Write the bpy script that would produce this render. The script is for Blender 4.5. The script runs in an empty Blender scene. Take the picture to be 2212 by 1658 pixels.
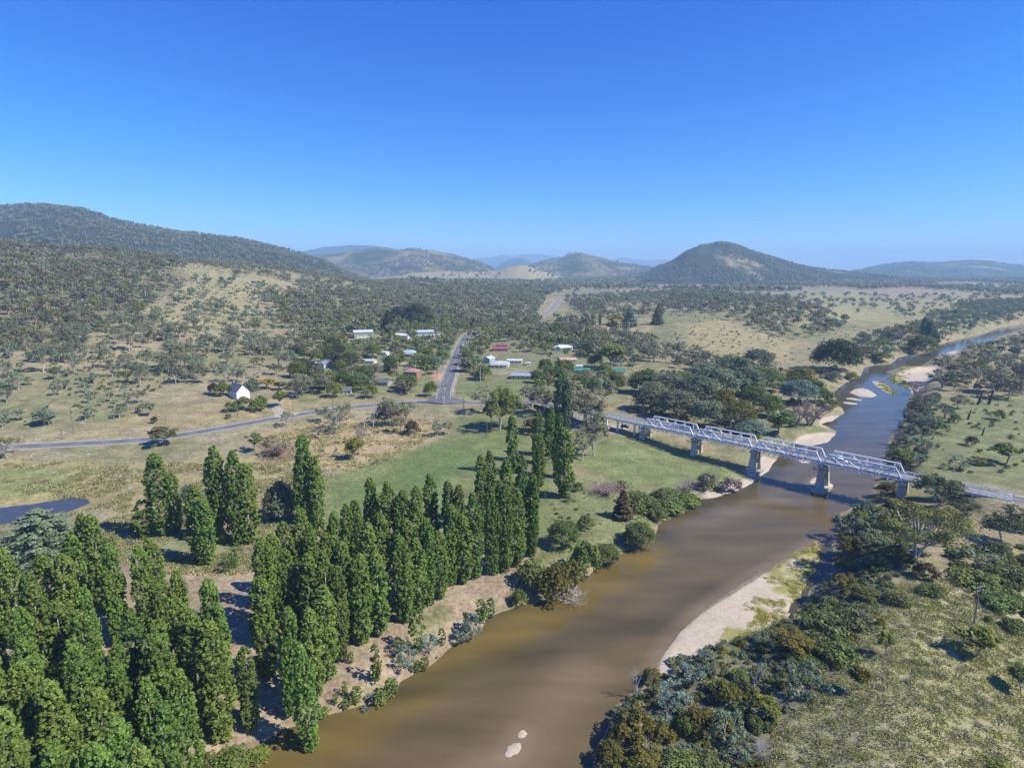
import bpy, math, random
import numpy as np
random.seed(7); rng = np.random.default_rng(11)
S = bpy.context.scene
C = S.collection
R = math.radians
PI = math.pi
# ---------------------------------------------------------------- camera, world, sun, exposure
H = 88.0                       # camera height above the water
PITCH = R(11.1)
F = 1277.0                     # focal length in pixels of a 2212 px wide picture
cam_d = bpy.data.cameras.new('camera'); cam = bpy.data.objects.new('camera', cam_d); C.objects.link(cam)
cam.location = (0, 0, H); cam.rotation_euler = (PI/2 - PITCH, 0, 0)
cam_d.sensor_width = 36; cam_d.lens = 36*F/2212; cam_d.clip_start = 1; cam_d.clip_end = 60000
S.camera = cam
SUN_EL = R(46); SUN_DIR = (0.95, -0.31)           # towards the sun on the ground plan
W = bpy.data.worlds.new('World'); S.world = W; W.use_nodes = True
wn = W.node_tree; wn.nodes.clear()
sky = wn.nodes.new('ShaderNodeTexSky'); sky.sky_type = 'NISHITA'; sky.sun_disc = False
sky.sun_elevation = SUN_EL; sky.sun_rotation = math.atan2(SUN_DIR[0], SUN_DIR[1])
sky.altitude = 700; sky.air_density = 1.0; sky.dust_density = 0.25; sky.ozone_density = 3.0
sep = wn.nodes.new('ShaderNodeSeparateColor'); com = wn.nodes.new('ShaderNodeCombineColor')   # camera-like colour response of the blue sky
wn.links.new(sky.outputs[0], sep.inputs[0])
for ch, (gain, power) in enumerate(((.0085, 2.08), (.0435, 1.37), (.203, .77))):
    lim = wn.nodes.new('ShaderNodeMath'); lim.operation = 'MINIMUM'; lim.inputs[1].default_value = 8
    pw = wn.nodes.new('ShaderNodeMath'); pw.operation = 'POWER'; pw.inputs[1].default_value = power
    gn = wn.nodes.new('ShaderNodeMath'); gn.operation = 'MULTIPLY'; gn.inputs[1].default_value = gain*10
    wn.links.new(sep.outputs[ch], lim.inputs[0]); wn.links.new(lim.outputs[0], pw.inputs[0]); wn.links.new(pw.outputs[0], gn.inputs[0]); wn.links.new(gn.outputs[0], com.inputs[ch])
bg = wn.nodes.new('ShaderNodeBackground'); bg.inputs['Strength'].default_value = 0.10
wo = wn.nodes.new('ShaderNodeOutputWorld')
wn.links.new(com.outputs[0], bg.inputs['Color']); wn.links.new(bg.outputs[0], wo.inputs[0])
sl = bpy.data.lights.new('sun', 'SUN'); sl.energy = 5.0; sl.angle = R(0.53); sl.color = (1.0, 0.935, 0.805)
so = bpy.data.objects.new('sun', sl); C.objects.link(so)
from mathutils import Vector, Matrix
so.rotation_euler = Vector((SUN_DIR[0]*math.cos(SUN_EL), SUN_DIR[1]*math.cos(SUN_EL), math.sin(SUN_EL))).to_track_quat('Z', 'Y').to_euler()
S.view_settings.view_transform = 'Standard'; S.view_settings.look = 'None'
S.view_settings.exposure = 0.42; S.view_settings.gamma = 1; S.view_settings.use_curve_mapping = False
S.cycles.max_bounces = 5; S.cycles.diffuse_bounces = 2; S.cycles.glossy_bounces = 2
S.cycles.transmission_bounces = 3; S.cycles.transparent_max_bounces = 6; S.cycles.volume_bounces = 1
S.cycles.caustics_reflective = False; S.cycles.caustics_refractive = False

# ---------------------------------------------------------------- small maths
cp, sp = math.cos(PITCH), math.sin(PITCH)
def ks(x, y):                  # picture point -> (s = X/Y, k = dz/dY) of the ray
    u = (x-1106)/F; v = (829-y)/F
    d = cp + v*sp
    return u/d, (v*cp - sp)/d
def project(X, Y, Z):
    t = Y*cp - (Z-H)*sp
    return 1106 + F*X/t, 829 - F*(Y*sp + (Z-H)*cp)/t, t
def onplane(x, y, z=0.0):
    s, k = ks(x, y); Y = (z-H)/k
    return s*Y, Y
def _hash(ix, iy, seed):
    h = (ix*374761393 + iy*668265263 + seed*1442695041) & 0xffffffff
    h = ((h ^ (h >> 13))*1274126177) & 0xffffffff
    return ((h ^ (h >> 16)) & 0xffff)/65535.0
def vnoise(x, y, seed=0):
    x = np.asarray(x, float); y = np.asarray(y, float)
    ix = np.floor(x).astype(np.int64); iy = np.floor(y).astype(np.int64)
    fx = x-ix; fy = y-iy; fx = fx*fx*(3-2*fx); fy = fy*fy*(3-2*fy)
    a = _hash(ix, iy, seed); b = _hash(ix+1, iy, seed); c = _hash(ix, iy+1, seed); d = _hash(ix+1, iy+1, seed)
    return (a*(1-fx)+b*fx)*(1-fy) + (c*(1-fx)+d*fx)*fy
def fbm(x, y, seed=0, oct=4):
    t = 0; a = .5; 
    for i in range(oct):
        t = t + a*(vnoise(x*2**i, y*2**i, seed+i)-.5); a *= .5
    return t
def inpoly(px, py, poly):
    n = len(poly); ins = np.zeros(px.shape, bool)
    for i in range(n):
        x0, y0 = poly[i]; x1, y1 = poly[(i+1) % n]
        if y0 == y1: continue
        c = ((y0 > py) != (y1 > py)) & (px < (x1-x0)*(py-y0)/(y1-y0)+x0)
        ins ^= c
    return ins
def segdist(px, py, pts, closed=True, vals=None):
    best = np.full(px.shape, 1e9); bv = np.zeros(px.shape)
    n = len(pts)
    for i in range(n if closed else n-1):
        x0, y0 = pts[i][:2]; x1, y1 = pts[(i+1) % n][:2]
        dx, dy = x1-x0, y1-y0; L = dx*dx+dy*dy+1e-9
        t = np.clip(((px-x0)*dx+(py-y0)*dy)/L, 0, 1)
        d = np.hypot(px-x0-t*dx, py-y0-t*dy)
        m = d < best
        best = np.where(m, d, best)
        if vals is not None: bv = np.where(m, vals[i]+t*(vals[(i+1) % n]-vals[i]), bv)
    return (best, bv) if vals is not None else best
def sstep(a, b, x):
    t = np.clip((x-a)/(b-a), 0, 1); return t*t*(3-2*t)

# ---------------------------------------------------------------- materials
def mat(name, col, rough=.9, var=.25, scale=.5, bump=0, col2=None, spec=.3, metal=0, detail=3, rnd=0.0, trans=0.0, isl=0.0, bdist=.3):
    m = bpy.data.materials.new(name); m.use_nodes = True
    t = m.node_tree; b = t.nodes['Principled BSDF']
    b.inputs['Roughness'].default_value = rough; b.inputs['Metallic'].default_value = metal
    b.inputs['Specular IOR Level'].default_value = spec
    tc = t.nodes.new('ShaderNodeTexCoord')
    nz = t.nodes.new('ShaderNodeTexNoise'); nz.inputs['Scale'].default_value = scale; nz.inputs['Detail'].default_value = detail
    t.links.new(tc.outputs['Object'], nz.inputs['Vector'])
    cr = t.nodes.new('ShaderNodeValToRGB')
    c2 = col2 or tuple(c*(1-var) for c in col); c1 = col if col2 else tuple(min(1, c*(1+var)) for c in col)
    cr.color_ramp.elements[0].position = .35; cr.color_ramp.elements[1].position = .65
    cr.color_ramp.elements[0].color = (*c2, 1); cr.color_ramp.elements[1].color = (*c1, 1)
    t.links.new(nz.outputs['Fac'], cr.inputs[0])
    out = cr.outputs[0]
    if rnd or isl:
        h = t.nodes.new('ShaderNodeHueSaturation'); t.links.new(out, h.inputs['Color'])
        oi = t.nodes.new('ShaderNodeObjectInfo'); ge = t.nodes.new('ShaderNodeNewGeometry')
        mh = t.nodes.new('ShaderNodeMapRange'); mh.inputs[3].default_value = .5-.035*rnd; mh.inputs[4].default_value = .5+.03*rnd
        t.links.new(oi.outputs['Random'], mh.inputs[0]); t.links.new(mh.outputs[0], h.inputs['Hue'])
        m1 = t.nodes.new('ShaderNodeMapRange'); m1.inputs[3].default_value = 1-.32*rnd; m1.inputs[4].default_value = 1+.38*rnd
        mm = t.nodes.new('ShaderNodeMath'); mm.operation = 'MULTIPLY'; mm.inputs[1].default_value = 7.31
        fr = t.nodes.new('ShaderNodeMath'); fr.operation = 'FRACT'
        t.links.new(oi.outputs['Random'], mm.inputs[0]); t.links.new(mm.outputs[0], fr.inputs[0]); t.links.new(fr.outputs[0], m1.inputs[0])
        m2 = t.nodes.new('ShaderNodeMapRange'); m2.inputs[3].default_value = 1-isl; m2.inputs[4].default_value = 1+isl
        t.links.new(ge.outputs['Random Per Island'], m2.inputs[0])
        mu = t.nodes.new('ShaderNodeMath'); mu.operation = 'MULTIPLY'; t.links.new(m1.outputs[0], mu.inputs[0]); t.links.new(m2.outputs[0], mu.inputs[1])
        t.links.new(mu.outputs[0], h.inputs['Value']); out = h.outputs[0]
    t.links.new(out, b.inputs['Base Color'])
    if bump:
        bp = t.nodes.new('ShaderNodeBump'); bp.inputs['Strength'].default_value = bump; bp.inputs['Distance'].default_value = bdist
        n2 = t.nodes.new('ShaderNodeTexNoise'); n2.inputs['Scale'].default_value = scale*3; n2.inputs['Detail'].default_value = 4
        t.links.new(tc.outputs['Object'], n2.inputs['Vector']); t.links.new(n2.outputs['Fac'], bp.inputs['Height']); t.links.new(bp.outputs[0], b.inputs['Normal'])
    if trans:
        tr = t.nodes.new('ShaderNodeBsdfTranslucent'); mx = t.nodes.new('ShaderNodeMixShader'); mx.inputs[0].default_value = trans
        t.links.new(out, tr.inputs['Color']); t.links.new(b.outputs[0], mx.inputs[1]); t.links.new(tr.outputs[0], mx.inputs[2])
        t.links.new(mx.outputs[0], t.nodes['Material Output'].inputs[0])
    return m
def leaf(name, c, c2=None, rnd=1.0, isl=.35, scale=.35, trans=.28):
    return mat(name, c, rough=.65, spec=.25, var=.3, col2=c2, scale=scale, rnd=rnd, isl=isl, trans=trans)
M = dict(
 poplar=leaf('poplar_leaf', (0.199, 0.286, 0.054), (0.119, 0.190, 0.040), .55),
 poplar_far=leaf('poplar_leaf_dark', (0.107, 0.186, 0.072), (0.077, 0.139, 0.055), .5),
 gum=leaf('gum_leaf_grey', (0.301, 0.294, 0.168), (0.211, 0.218, 0.122), .6),
 euc=leaf('gum_leaf_olive', (0.247, 0.236, 0.069), (0.144, 0.155, 0.049), .5),
 wattle=leaf('wattle_leaf_blue', (0.227, 0.282, 0.163), (0.152, 0.199, 0.112), .7),
 blue=leaf('silver_wattle_leaf', (0.244, 0.335, 0.261), (0.155, 0.232, 0.176), .3),
 olive=leaf('olive_shrub_leaf', (0.220, 0.193, 0.031), (0.132, 0.127, 0.028), .5),
 green=leaf('green_shrub_leaf', (0.191, 0.241, 0.057), (0.122, 0.161, 0.044), .7),
 dark=leaf('dark_tree_leaf', (0.098, 0.128, 0.045), (0.063, 0.086, 0.033), .5),
 lime=leaf('lime_leaf', (.22, .26, .04), (.14, .18, .04), .5),
 bigolive=leaf('big_gum_leaf', (.25, .26, .06), (.15, .165, .045), .2),
 yellow=leaf('golden_leaf', (.42, .34, .03), (.30, .25, .03), .2),
 brown=leaf('rusty_conifer_leaf', (0.162, 0.115, 0.047), (0.095, 0.081, 0.041), .3),
 plum=leaf('plum_leaf', (0.121, 0.041, 0.047), (0.068, 0.027, 0.034), .3),
 cedar=leaf('cedar_needles', (0.300, 0.372, 0.205), (0.195, 0.257, 0.148), .2),
 willow=leaf('willow_leaf', (0.135, 0.196, 0.047), (0.088, 0.149, 0.041), .4),
 silver=leaf('white_poplar_leaf', (0.224, 0.264, 0.147), (0.145, 0.178, 0.095), .6),
 bramble=leaf('bramble_leaf', (0.193, 0.217, 0.068), (0.130, 0.150, 0.051), .5),
 reed=leaf('sedge_blade', (0.520, 0.520, 0.078), (0.312, 0.338, 0.065), .4),
 tuft=leaf('dry_grass_blade', (.46, .42, .20), (.28, .30, .11), .0, .45, .06),
 bark=mat('grey_bark', (.30, .26, .22), var=.4, scale=2),
 pale=mat('pale_gum_bark', (.55, .50, .44), col2=(.33, .28, .24), scale=1.2),
 twig=mat('purple_twig', (.27, .20, .185), var=.35, scale=2, rnd=.5),
 snag=mat('bleached_wood', (.52, .48, .44), var=.25, scale=2),
 char=mat('charred_wood', (.03, .026, .024), var=.4, scale=3),
 rock=mat('granite', (.42, .39, .35), col2=(.22, .21, .19), scale=.8, bump=.5),
 white=mat('white_paint', (.80, .80, .79), var=.05, scale=1.5, rough=.5),
 bridge_white=mat('weathered_white_timber', (.86, .86, .85), col2=(.74, .74, .74), scale=.9, rough=.6),
 conc=mat('concrete', (.58, .53, .45), col2=(.38, .35, .30), scale=.35, bump=.2),
 steel=mat('dark_steel', (.10, .10, .11), rough=.5, metal=.4),
 deck=mat('deck_surface', (.30, .30, .30), col2=(.20, .20, .205), scale=1.0),
 asph=mat('asphalt', (.165, .165, .17), col2=(.12, .12, .125), scale=.25, rough=.85, bump=.1),
 asph2=mat('worn_asphalt', (.26, .25, .24), col2=(.19, .185, .18), scale=.3),
 gravel=mat('pale_gravel', (.46, .40, .31), col2=(.33, .28, .20), scale=.6),
 dirt=mat('red_dirt', (.42, .28, .18), col2=(.30, .21, .13), scale=.3),
 line=mat('road_paint', (.72, .72, .70), var=.1, scale=2),
 glass=mat('window_glass', (.03, .035, .045), rough=.08, spec=.8, var=.1),
 timber=mat('pole_timber', (.26, .22, .18), col2=(.17, .145, .12), scale=3),
 tyre=mat('tyre', (.02, .02, .02)), chrome=mat('rim_metal', (.5, .5, .5), metal=.8, rough=.3),
 red_light=mat('red_lamp', (.4, .02, .02), rough=.3))
_pc = {}
def paint(c, rough=.6):
    k = (tuple(round(x, 3) for x in c), rough)
    if k not in _pc: _pc[k] = mat('paint', c, var=.09, scale=.7, rough=rough)
    return _pc[k]
def roofm(c, rough=.45):           # corrugated sheet: fine ribs
    k = ('r', tuple(c))
    if k not in _pc:
        m = mat('roof_sheet', c, var=.12, scale=.5, rough=rough, spec=.5); t = m.node_tree; b = t.nodes['Principled BSDF']
        wv = t.nodes.new('ShaderNodeTexWave'); wv.inputs['Scale'].default_value = 2.2; wv.bands_direction = 'X'
        bp = t.nodes.new('ShaderNodeBump'); bp.inputs['Strength'].default_value = .5; bp.inputs['Distance'].default_value = .05
        t.links.new(t.nodes['Texture Coordinate'].outputs['Object'], wv.inputs['Vector'])
        t.links.new(wv.outputs['Fac'], bp.inputs['Height']); t.links.new(bp.outputs[0], b.inputs['Normal'])
        _pc[k] = m
    return _pc[k]

# ---------------------------------------------------------------- mesh helpers
def fastmesh(name, V, F4=None, F3=None, mats=(), mi4=None, smooth=False):
    V = np.asarray(V, np.float32).reshape(-1, 3)
    n4 = 0 if F4 is None else len(F4); n3 = 0 if F3 is None else len(F3)
    me = bpy.data.meshes.new(name); me.vertices.add(len(V)); me.vertices.foreach_set('co', V.ravel())
    li = []
    if n4: li.append(np.asarray(F4, np.int32).ravel())
    if n3: li.append(np.asarray(F3, np.int32).ravel())
    li = np.concatenate(li); me.loops.add(len(li)); me.loops.foreach_set('vertex_index', li)
    me.polygons.add(n4+n3)
    st = np.concatenate([np.arange(n4)*4, n4*4+np.arange(n3)*3]).astype(np.int32)
    me.polygons.foreach_set('loop_start', st)
    if mi4 is not None: me.polygons.foreach_set('material_index', np.asarray(mi4, np.int32))
    if smooth: me.polygons.foreach_set('use_smooth', np.ones(n4+n3, bool))
    for m in mats: me.materials.append(m)
    me.update(calc_edges=True); me.validate()
    return me
class MB:                          # collects boxes, bars, tubes, prisms
    def __init__(s): s.v = []; s.f = []
    def add(s, v, f):
        o = len(s.v); s.v += [tuple(map(float, p)) for p in v]; s.f += [tuple(o+i for i in q) for q in f]; return s
    def box(s, c, d, rz=0):
        x, y, z = [q/2 for q in d]; cr, sr = math.cos(rz), math.sin(rz); v = []
        for k in (-z, z):
            for a, b in ((-x, -y), (x, -y), (x, y), (-x, y)):
                v.append((c[0]+a*cr-b*sr, c[1]+a*sr+b*cr, c[2]+k))
        return s.add(v, [(3, 2, 1, 0), (4, 5, 6, 7), (0, 1, 5, 4), (1, 2, 6, 5), (2, 3, 7, 6), (3, 0, 4, 7)])
    def bar(s, a, b, w, h=None, up=(0, 0, 1)):
        h = h or w; a = Vector(a); b = Vector(b); d = (b-a).normalized(); up = Vector(up)
        if abs(d.dot(up)) > .98: up = Vector((1, 0, 0))
        r = d.cross(up).normalized(); u = r.cross(d)
        v = []
        for p in (a, b):
            for i, j in ((-1, -1), (1, -1), (1, 1), (-1, 1)): v.append(p + r*(i*w/2) + u*(j*h/2))
        return s.add(v, [(3, 2, 1, 0), (4, 5, 6, 7), (0, 1, 5, 4), (1, 2, 6, 5), (2, 3, 7, 6), (3, 0, 4, 7)])
    def tube(s, pts, rad, n=6, cap=True):
        pts = [Vector(p) for p in pts]; V = []; Fc = []
        for i, p in enumerate(pts):
            d = (pts[min(i+1, len(pts)-1)] - pts[max(i-1, 0)]); d = d.normalized() if d.length > 1e-6 else Vector((0, 0, 1))
            a = d.cross(Vector((0.13, .99, .05))).normalized() if abs(d.y) < .95 else d.cross(Vector((1, 0, 0))).normalized(); b = d.cross(a)
            for k in range(n):
                t = 2*PI*k/n; V.append(p + (a*math.cos(t)+b*math.sin(t))*rad[i])
        for i in range(len(pts)-1):
            for k in range(n):
                q = (k+1) % n; Fc.append((i*n+k, i*n+q, (i+1)*n+q, (i+1)*n+k))
        if cap: Fc.append(tuple(range(n-1, -1, -1))); Fc.append(tuple((len(pts)-1)*n+k for k in range(n)))
        return s.add(V, Fc)
    def prism(s, poly, axis, a, b):       # poly in the two other axes, extruded along axis
        n = len(poly); V = []
        for t in (a, b):
            for p in poly: V.append((t, p[0], p[1]) if axis == 0 else (p[0], t, p[1]) if axis == 1 else (p[0], p[1], t))
        Fc = [tuple(range(n)), tuple(range(2*n-1, n-1, -1))] + [(i, (i+1) % n, n+(i+1) % n, n+i)[::-1] for i in range(n)]
        return s.add(V, Fc)
    def mesh(s, name, m, smooth=False):
        me = bpy.data.meshes.new(name); me.from_pydata(s.v, [], s.f)
        for q in (m if isinstance(m, (list, tuple)) else [m]): me.materials.append(q)
        if smooth: me.polygons.foreach_set('use_smooth', [True]*len(me.polygons))
        me.update(); return me
    def obj(s, name, m, parent=None, smooth=False): return link(name, s.mesh(name, m, smooth), parent)
def link(name, me, parent=None, loc=None, rz=None, sc=None):
    o = bpy.data.objects.new(name, me); C.objects.link(o)
    if parent: o.parent = parent
    if loc is not None: o.location = loc
    if rz is not None: o.rotation_euler = (0, 0, rz)
    if sc is not None: o.scale = sc if hasattr(sc, '__len__') else (sc, sc, sc)
    return o
def tag(o, label=None, cat=None, group=None, kind=None):
    if label: o['label'] = label
    if cat: o['category'] = cat
    if group: o['group'] = group
    if kind: o['kind'] = kind
    return o
def thing(name, label, cat, loc, rz=0, group=None): return tag(link(name, None, None, loc, rz), label, cat, group)

# ---------------------------------------------------------------- terrain table  (columns: picture x; entries: Y, z)
TT = {
 -400: [(40, 5), (250, 12), (400, 38), (600, 80), (900, 150), (1100, 160), (1500, 60), (3000, 20)],
 0:   [(40, 4), (200, 4), (240, 7), (258, 9), (290, 14), (365, 25), (450, 36), (520, 50), (620, 68), (760, 98), (900, 127), (1000, 130), (1400, 50), (3000, 18)],
 300: [(40, 3), (200, 4), (255, 8), (300, 11.5), (395, 20), (560, 36), (700, 55), (850, 80), (1000, 113), (1100, 112), (1500, 40), (3000, 18)],
 600: [(40, 3), (200, 3.5), (290, 7), (310, 9), (430, 14), (540, 17), (680, 25), (880, 42), (1050, 65), (1150, 88), (1250, 88), (1700, 30), (3000, 20)],
 900: [(40, 3), (240, 3), (280, 4.5), (350, 7), (580, 11), (800, 15), (1150, 27), (1500, 42), (1800, 48), (2300, 30), (3000, 22)],
 1200: [(40, 3), (230, 3), (280, 5), (340, 7.5), (600, 9), (850, 9), (1300, 17), (1900, 20), (3000, 22)],
 1400: [(40, 3), (220, 1.8), (262, 3), (290, 6.5), (330, 7), (480, 6), (620, 10), (750, 15), (950, 20), (1800, 20), (3000, 22)],
 1500: [(40, 3), (220, 1.5), (262, 2), (290, 5), (330, 5), (480, 5.5), (620, 11), (750, 19), (950, 30), (1250, 29), (1800, 23), (3000, 22)],
 1700: [(40, 4), (220, 3), (330, 3), (480, 5), (620, 10), (800, 20), (950, 27), (1350, 18), (2200, 18), (3000, 22)],
 1850: [(40, 6), (130, 6), (180, 4), (220, 3), (480, 4), (800, 10), (1350, 14), (2200, 18), (3000, 22)],
 2000: [(40, 8), (100, 9), (150, 9), (180, 6), (220, 4.5), (330, 5), (850, 8), (1400, 12), (2200, 18), (3000, 22)],
 2120: [(40, 9), (120, 10), (160, 9), (200, 7), (330, 5.5), (850, 8), (1400, 12), (2200, 18), (3000, 22)],
 2600: [(40, 9), (120, 4), (200, 6), (330, 6), (850, 9), (1400, 12), (2200, 18), (3000, 22)]}
xs = sorted(TT); tab_s = np.array([(x-1106)/F for x in xs])
NS, NR1, NR2 = 640, 540, 90
sg = np.linspace(-1.32, 1.32, NS)
yg = np.concatenate([np.geomspace(58, 2000, NR1), np.geomspace(2000, 30000, NR2+1)[1:]])
NR = len(yg)
cols = np.array([np.interp(yg, [p[0] for p in TT[x]], [p[1] for p in TT[x]]) for x in xs])
Zg = np.empty((NR, NS))
for j in range(NR): Zg[j] = np.interp(sg, tab_s, cols[:, j])
def blur(a, n, ax):
    k = np.hanning(2*n+3)[1:-1]; k /= k.sum()
    pad = [(0, 0), (0, 0)]; pad[ax] = (n, n)
    return np.apply_along_axis(lambda r: np.convolve(r, k, 'valid'), ax, np.pad(a, pad, mode='edge'))
Zg = blur(blur(Zg, 22, 1), 9, 0)
SS, YY = np.meshgrid(sg, yg); XX = SS*YY
und = fbm(XX/160, YY/160, 3, 4)*14 + fbm(XX/35, YY/35, 9, 3)*3
Zg += und*np.clip(sstep(330, 600, YY)*sstep(.12, -.25, SS) + .35*sstep(500, 900, YY), 0, 1) + fbm(XX/14, YY/14, 21, 3)*.8*sstep(60, 130, YY)

# ---------------------------------------------------------------- river
V_LEFT = [(440, 1760), (530, 1658), (552, 1618), (620, 1572), (650, 1566), (718, 1540), (770, 1526), (822, 1521), (847, 1503), (874, 1467), (927, 1439), (962, 1408), (996, 1385), (1038, 1362), (1047, 1338), (1080, 1321), (1118, 1307), (1153, 1299), (1205, 1288), (1247, 1253), (1275, 1240), (1293, 1219), (1328, 1209), (1355, 1188), (1387, 1177), (1413, 1166), (1420, 1134), (1450, 1117), (1487, 1101), (1507, 1080), (1558, 1071), (1593, 1060), (1628, 1041), (1652, 1022), (1676, 996), (1684, 978), (1690, 965), (1715, 958), (1760, 962), (1790, 955), (1808, 932), (1790, 922), (1770, 915), (1782, 912), (1797, 909), (1823, 893), (1820, 882), (1806, 871), (1802, 847), (1826, 827), (1860, 812), (1867, 793), (1886, 789), (1925, 786), (1940, 772), (1985, 762), (2018, 757), (2022, 748), (2037, 742), (2071, 732), (2099, 727), (2128, 720), (2157, 708), (2212, 699), (2300, 690)]
V_RIGHT = [(2300, 697), (2212, 708), (2184, 720), (2136, 735), (2097, 748), (2050, 760), (2020, 772), (1990, 789), (1983, 795), (1926, 798), (1914, 803), (1928, 808), (1935, 823), (1969, 842), (1966, 856), (1957, 885), (1952, 912), (1930, 935), (1920, 950), (1912, 980), (1896, 1022), (1888, 1048), (1873, 1079), (1850, 1093), (1815, 1108), (1803, 1130), (1800, 1165), (1797, 1205), (1795, 1246), (1762, 1262), (1745, 1285), (1732, 1312), (1715, 1330), (1700, 1322), (1716, 1302), (1734, 1276), (1750, 1248), (1768, 1212), (1772, 1186), (1764, 1168), (1731, 1183), (1693, 1208), (1669, 1223), (1645, 1240), (1627, 1246), (1602, 1260), (1561, 1289), (1511, 1323), (1462, 1369), (1434, 1410), (1416, 1448), (1398, 1468), (1366, 1490), (1322, 1530), (1298, 1600), (1288, 1660), (1280, 1760)]
rpoly = [onplane(*p) for p in V_LEFT + V_RIGHT]
def rot(zl, ox, oy, k): return [(ox+a*k, oy+b*k) for a, b in zl]
ISL = [rot([(1250, 985), (1300, 990), (1345, 1015), (1375, 1050), (1385, 1075), (1340, 1062), (1300, 1035), (1268, 1010)], 1458, 486, .3408),
       rot([(1105, 1062), (1140, 1040), (1190, 1032), (1240, 1050), (1282, 1080), (1240, 1092), (1170, 1086)], 1458, 486, .3408),
       rot([(1050, 1118), (1110, 1122), (1165, 1132), (1150, 1138), (1080, 1132)], 1458, 486, .3408),
       rot([(1070, 1092), (1130, 1096), (1190, 1108), (1170, 1113), (1100, 1104)], 1458, 486, .3408),
       [(1117, 1583), (1130, 1577), (1141, 1584), (1134, 1593), (1121, 1592)], [(1090, 1631), (1100, 1614), (1122, 1606), (1128, 1612), (1116, 1628), (1098, 1634)],
       rot([(1095, 290), (1130, 280), (1160, 290), (1155, 310), (1110, 308)], 1242, 864, .4385),
       rot([(1155, 405), (1170, 385), (1192, 378), (1196, 395), (1170, 412)], 1242, 864, .4385)]
ipoly = [[onplane(*p) for p in q] for q in ISL]
POND = [onplane(x, y, 3.0) for x, y in rot([(-160, 800), (0, 758), (100, 745), (200, 735), (400, 703), (480, 690), (560, 702), (568, 728), (440, 780), (380, 800), (200, 850), (0, 862), (-160, 900)], 0, 837, .3419)]
near = (YY < 1100)
rx, ry = XX[near], YY[near]
jx = fbm(rx/6, ry/6, 31, 3)*2.2; jy = fbm(rx/6, ry/6, 37, 3)*2.2
d = segdist(rx+jx, ry+jy, rpoly); ins = inpoly(rx+jx, ry+jy, rpoly)
di = np.full(rx.shape, 1e9); iin = np.zeros(rx.shape, bool)
for q in ipoly:
    dq = segdist(rx+jx*.7, ry+jy*.7, q); iq = inpoly(rx+jx*.7, ry+jy*.7, q); di = np.minimum(di, dq); iin |= iq
RD = np.full(YY.shape, 200.0)
RD[near] = np.where(ins, -d, d)
DI = np.full(YY.shape, -200.0); DI[near] = np.where(iin, di, -di)
PXg, PYg, _ = project(XX, YY, np.maximum(Zg, 0))
# sandy shores: low and gently shelving
SAND = [[(1395, 1480), (1450, 1360), (1540, 1290), (1630, 1235), (1700, 1195), (1770, 1160), (1780, 1200), (1740, 1260), (1700, 1322), (1650, 1350), (1600, 1368), (1520, 1392), (1440, 1460)],
        rot([(860, 250), (925, 255), (1005, 262), (1003, 300), (985, 330), (900, 400), (820, 445), (740, 470), (640, 455), (600, 440), (700, 430), (780, 395), (830, 370), (905, 345), (900, 290)], 1242, 864, .4385),
        rot([(1080, 170), (1160, 150), (1290, 128), (1300, 160), (1250, 225), (1100, 225)], 1242, 864, .4385),
        rot([(1200, 75), (1310, 40), (1330, 72), (1260, 108), (1215, 115)], 1242, 864, .4385),
        rot([(1340, 925), (1420, 905), (1640, 870), (1700, 880), (1600, 990), (1500, 1045), (1380, 990)], 1458, 486, .3408),
        rot([(1630, 800), (1800, 740), (1830, 780), (1760, 810), (1640, 830)], 1458, 486, .3408),
        rot([(1820, 730), (1960, 680), (2000, 700), (1960, 725), (1840, 745)], 1458, 486, .3408)]
sandm = np.zeros(YY.shape)
jit = fbm(XX/5, YY/5, 51, 3)
for q in SAND: sandm = np.maximum(sandm, inpoly(PXg+jit*8*250/YY, PYg+jit*4*250/YY, q).astype(float))
sandm = np.where(YY < 1100, sandm, 0)
sandw = blur(blur(sandm, 4, 1), 4, 0)
bankw = np.where(SS > .25, 16.0, 11.0)
base_out = np.maximum(Zg, .8)*sstep(-.02, 1, np.clip(RD, 0, None)/bankw)**.7*1.0 + .15*np.clip(RD, 0, 1)
low = .12*np.clip(RD, 0, 1.5) + .035*np.clip(RD, 0, 30)
zz = np.where(RD > 0, base_out*(1-sandw) + low*sandw, -np.minimum(.35*-RD, 1.6))
zz = np.where(DI > 0, np.maximum(zz, .07+.10*np.minimum(DI, 3)), zz)
zz = np.where((DI <= 0) & (DI > -3) & (RD < 0), np.maximum(zz, .12*DI - .02), zz)
Zg = np.where(YY < 1100, np.where(YY > 1000, zz*(1100-YY)/100 + Zg*(YY-1000)/100, zz), Zg)
pd = segdist(XX[near], YY[near], POND); pin = inpoly(XX[near], YY[near], POND)
PD = np.full(YY.shape, 99.0); PD[near] = np.where(pin, -pd, pd)
Zg = np.where(PD < 14, np.where(PD < 0, 2.9 + .25*np.maximum(PD, -4), 3.02*(1-sstep(0, 14, PD)) + Zg*sstep(0, 14, PD) + .05*np.minimum(PD, 2)), Zg)

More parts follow.
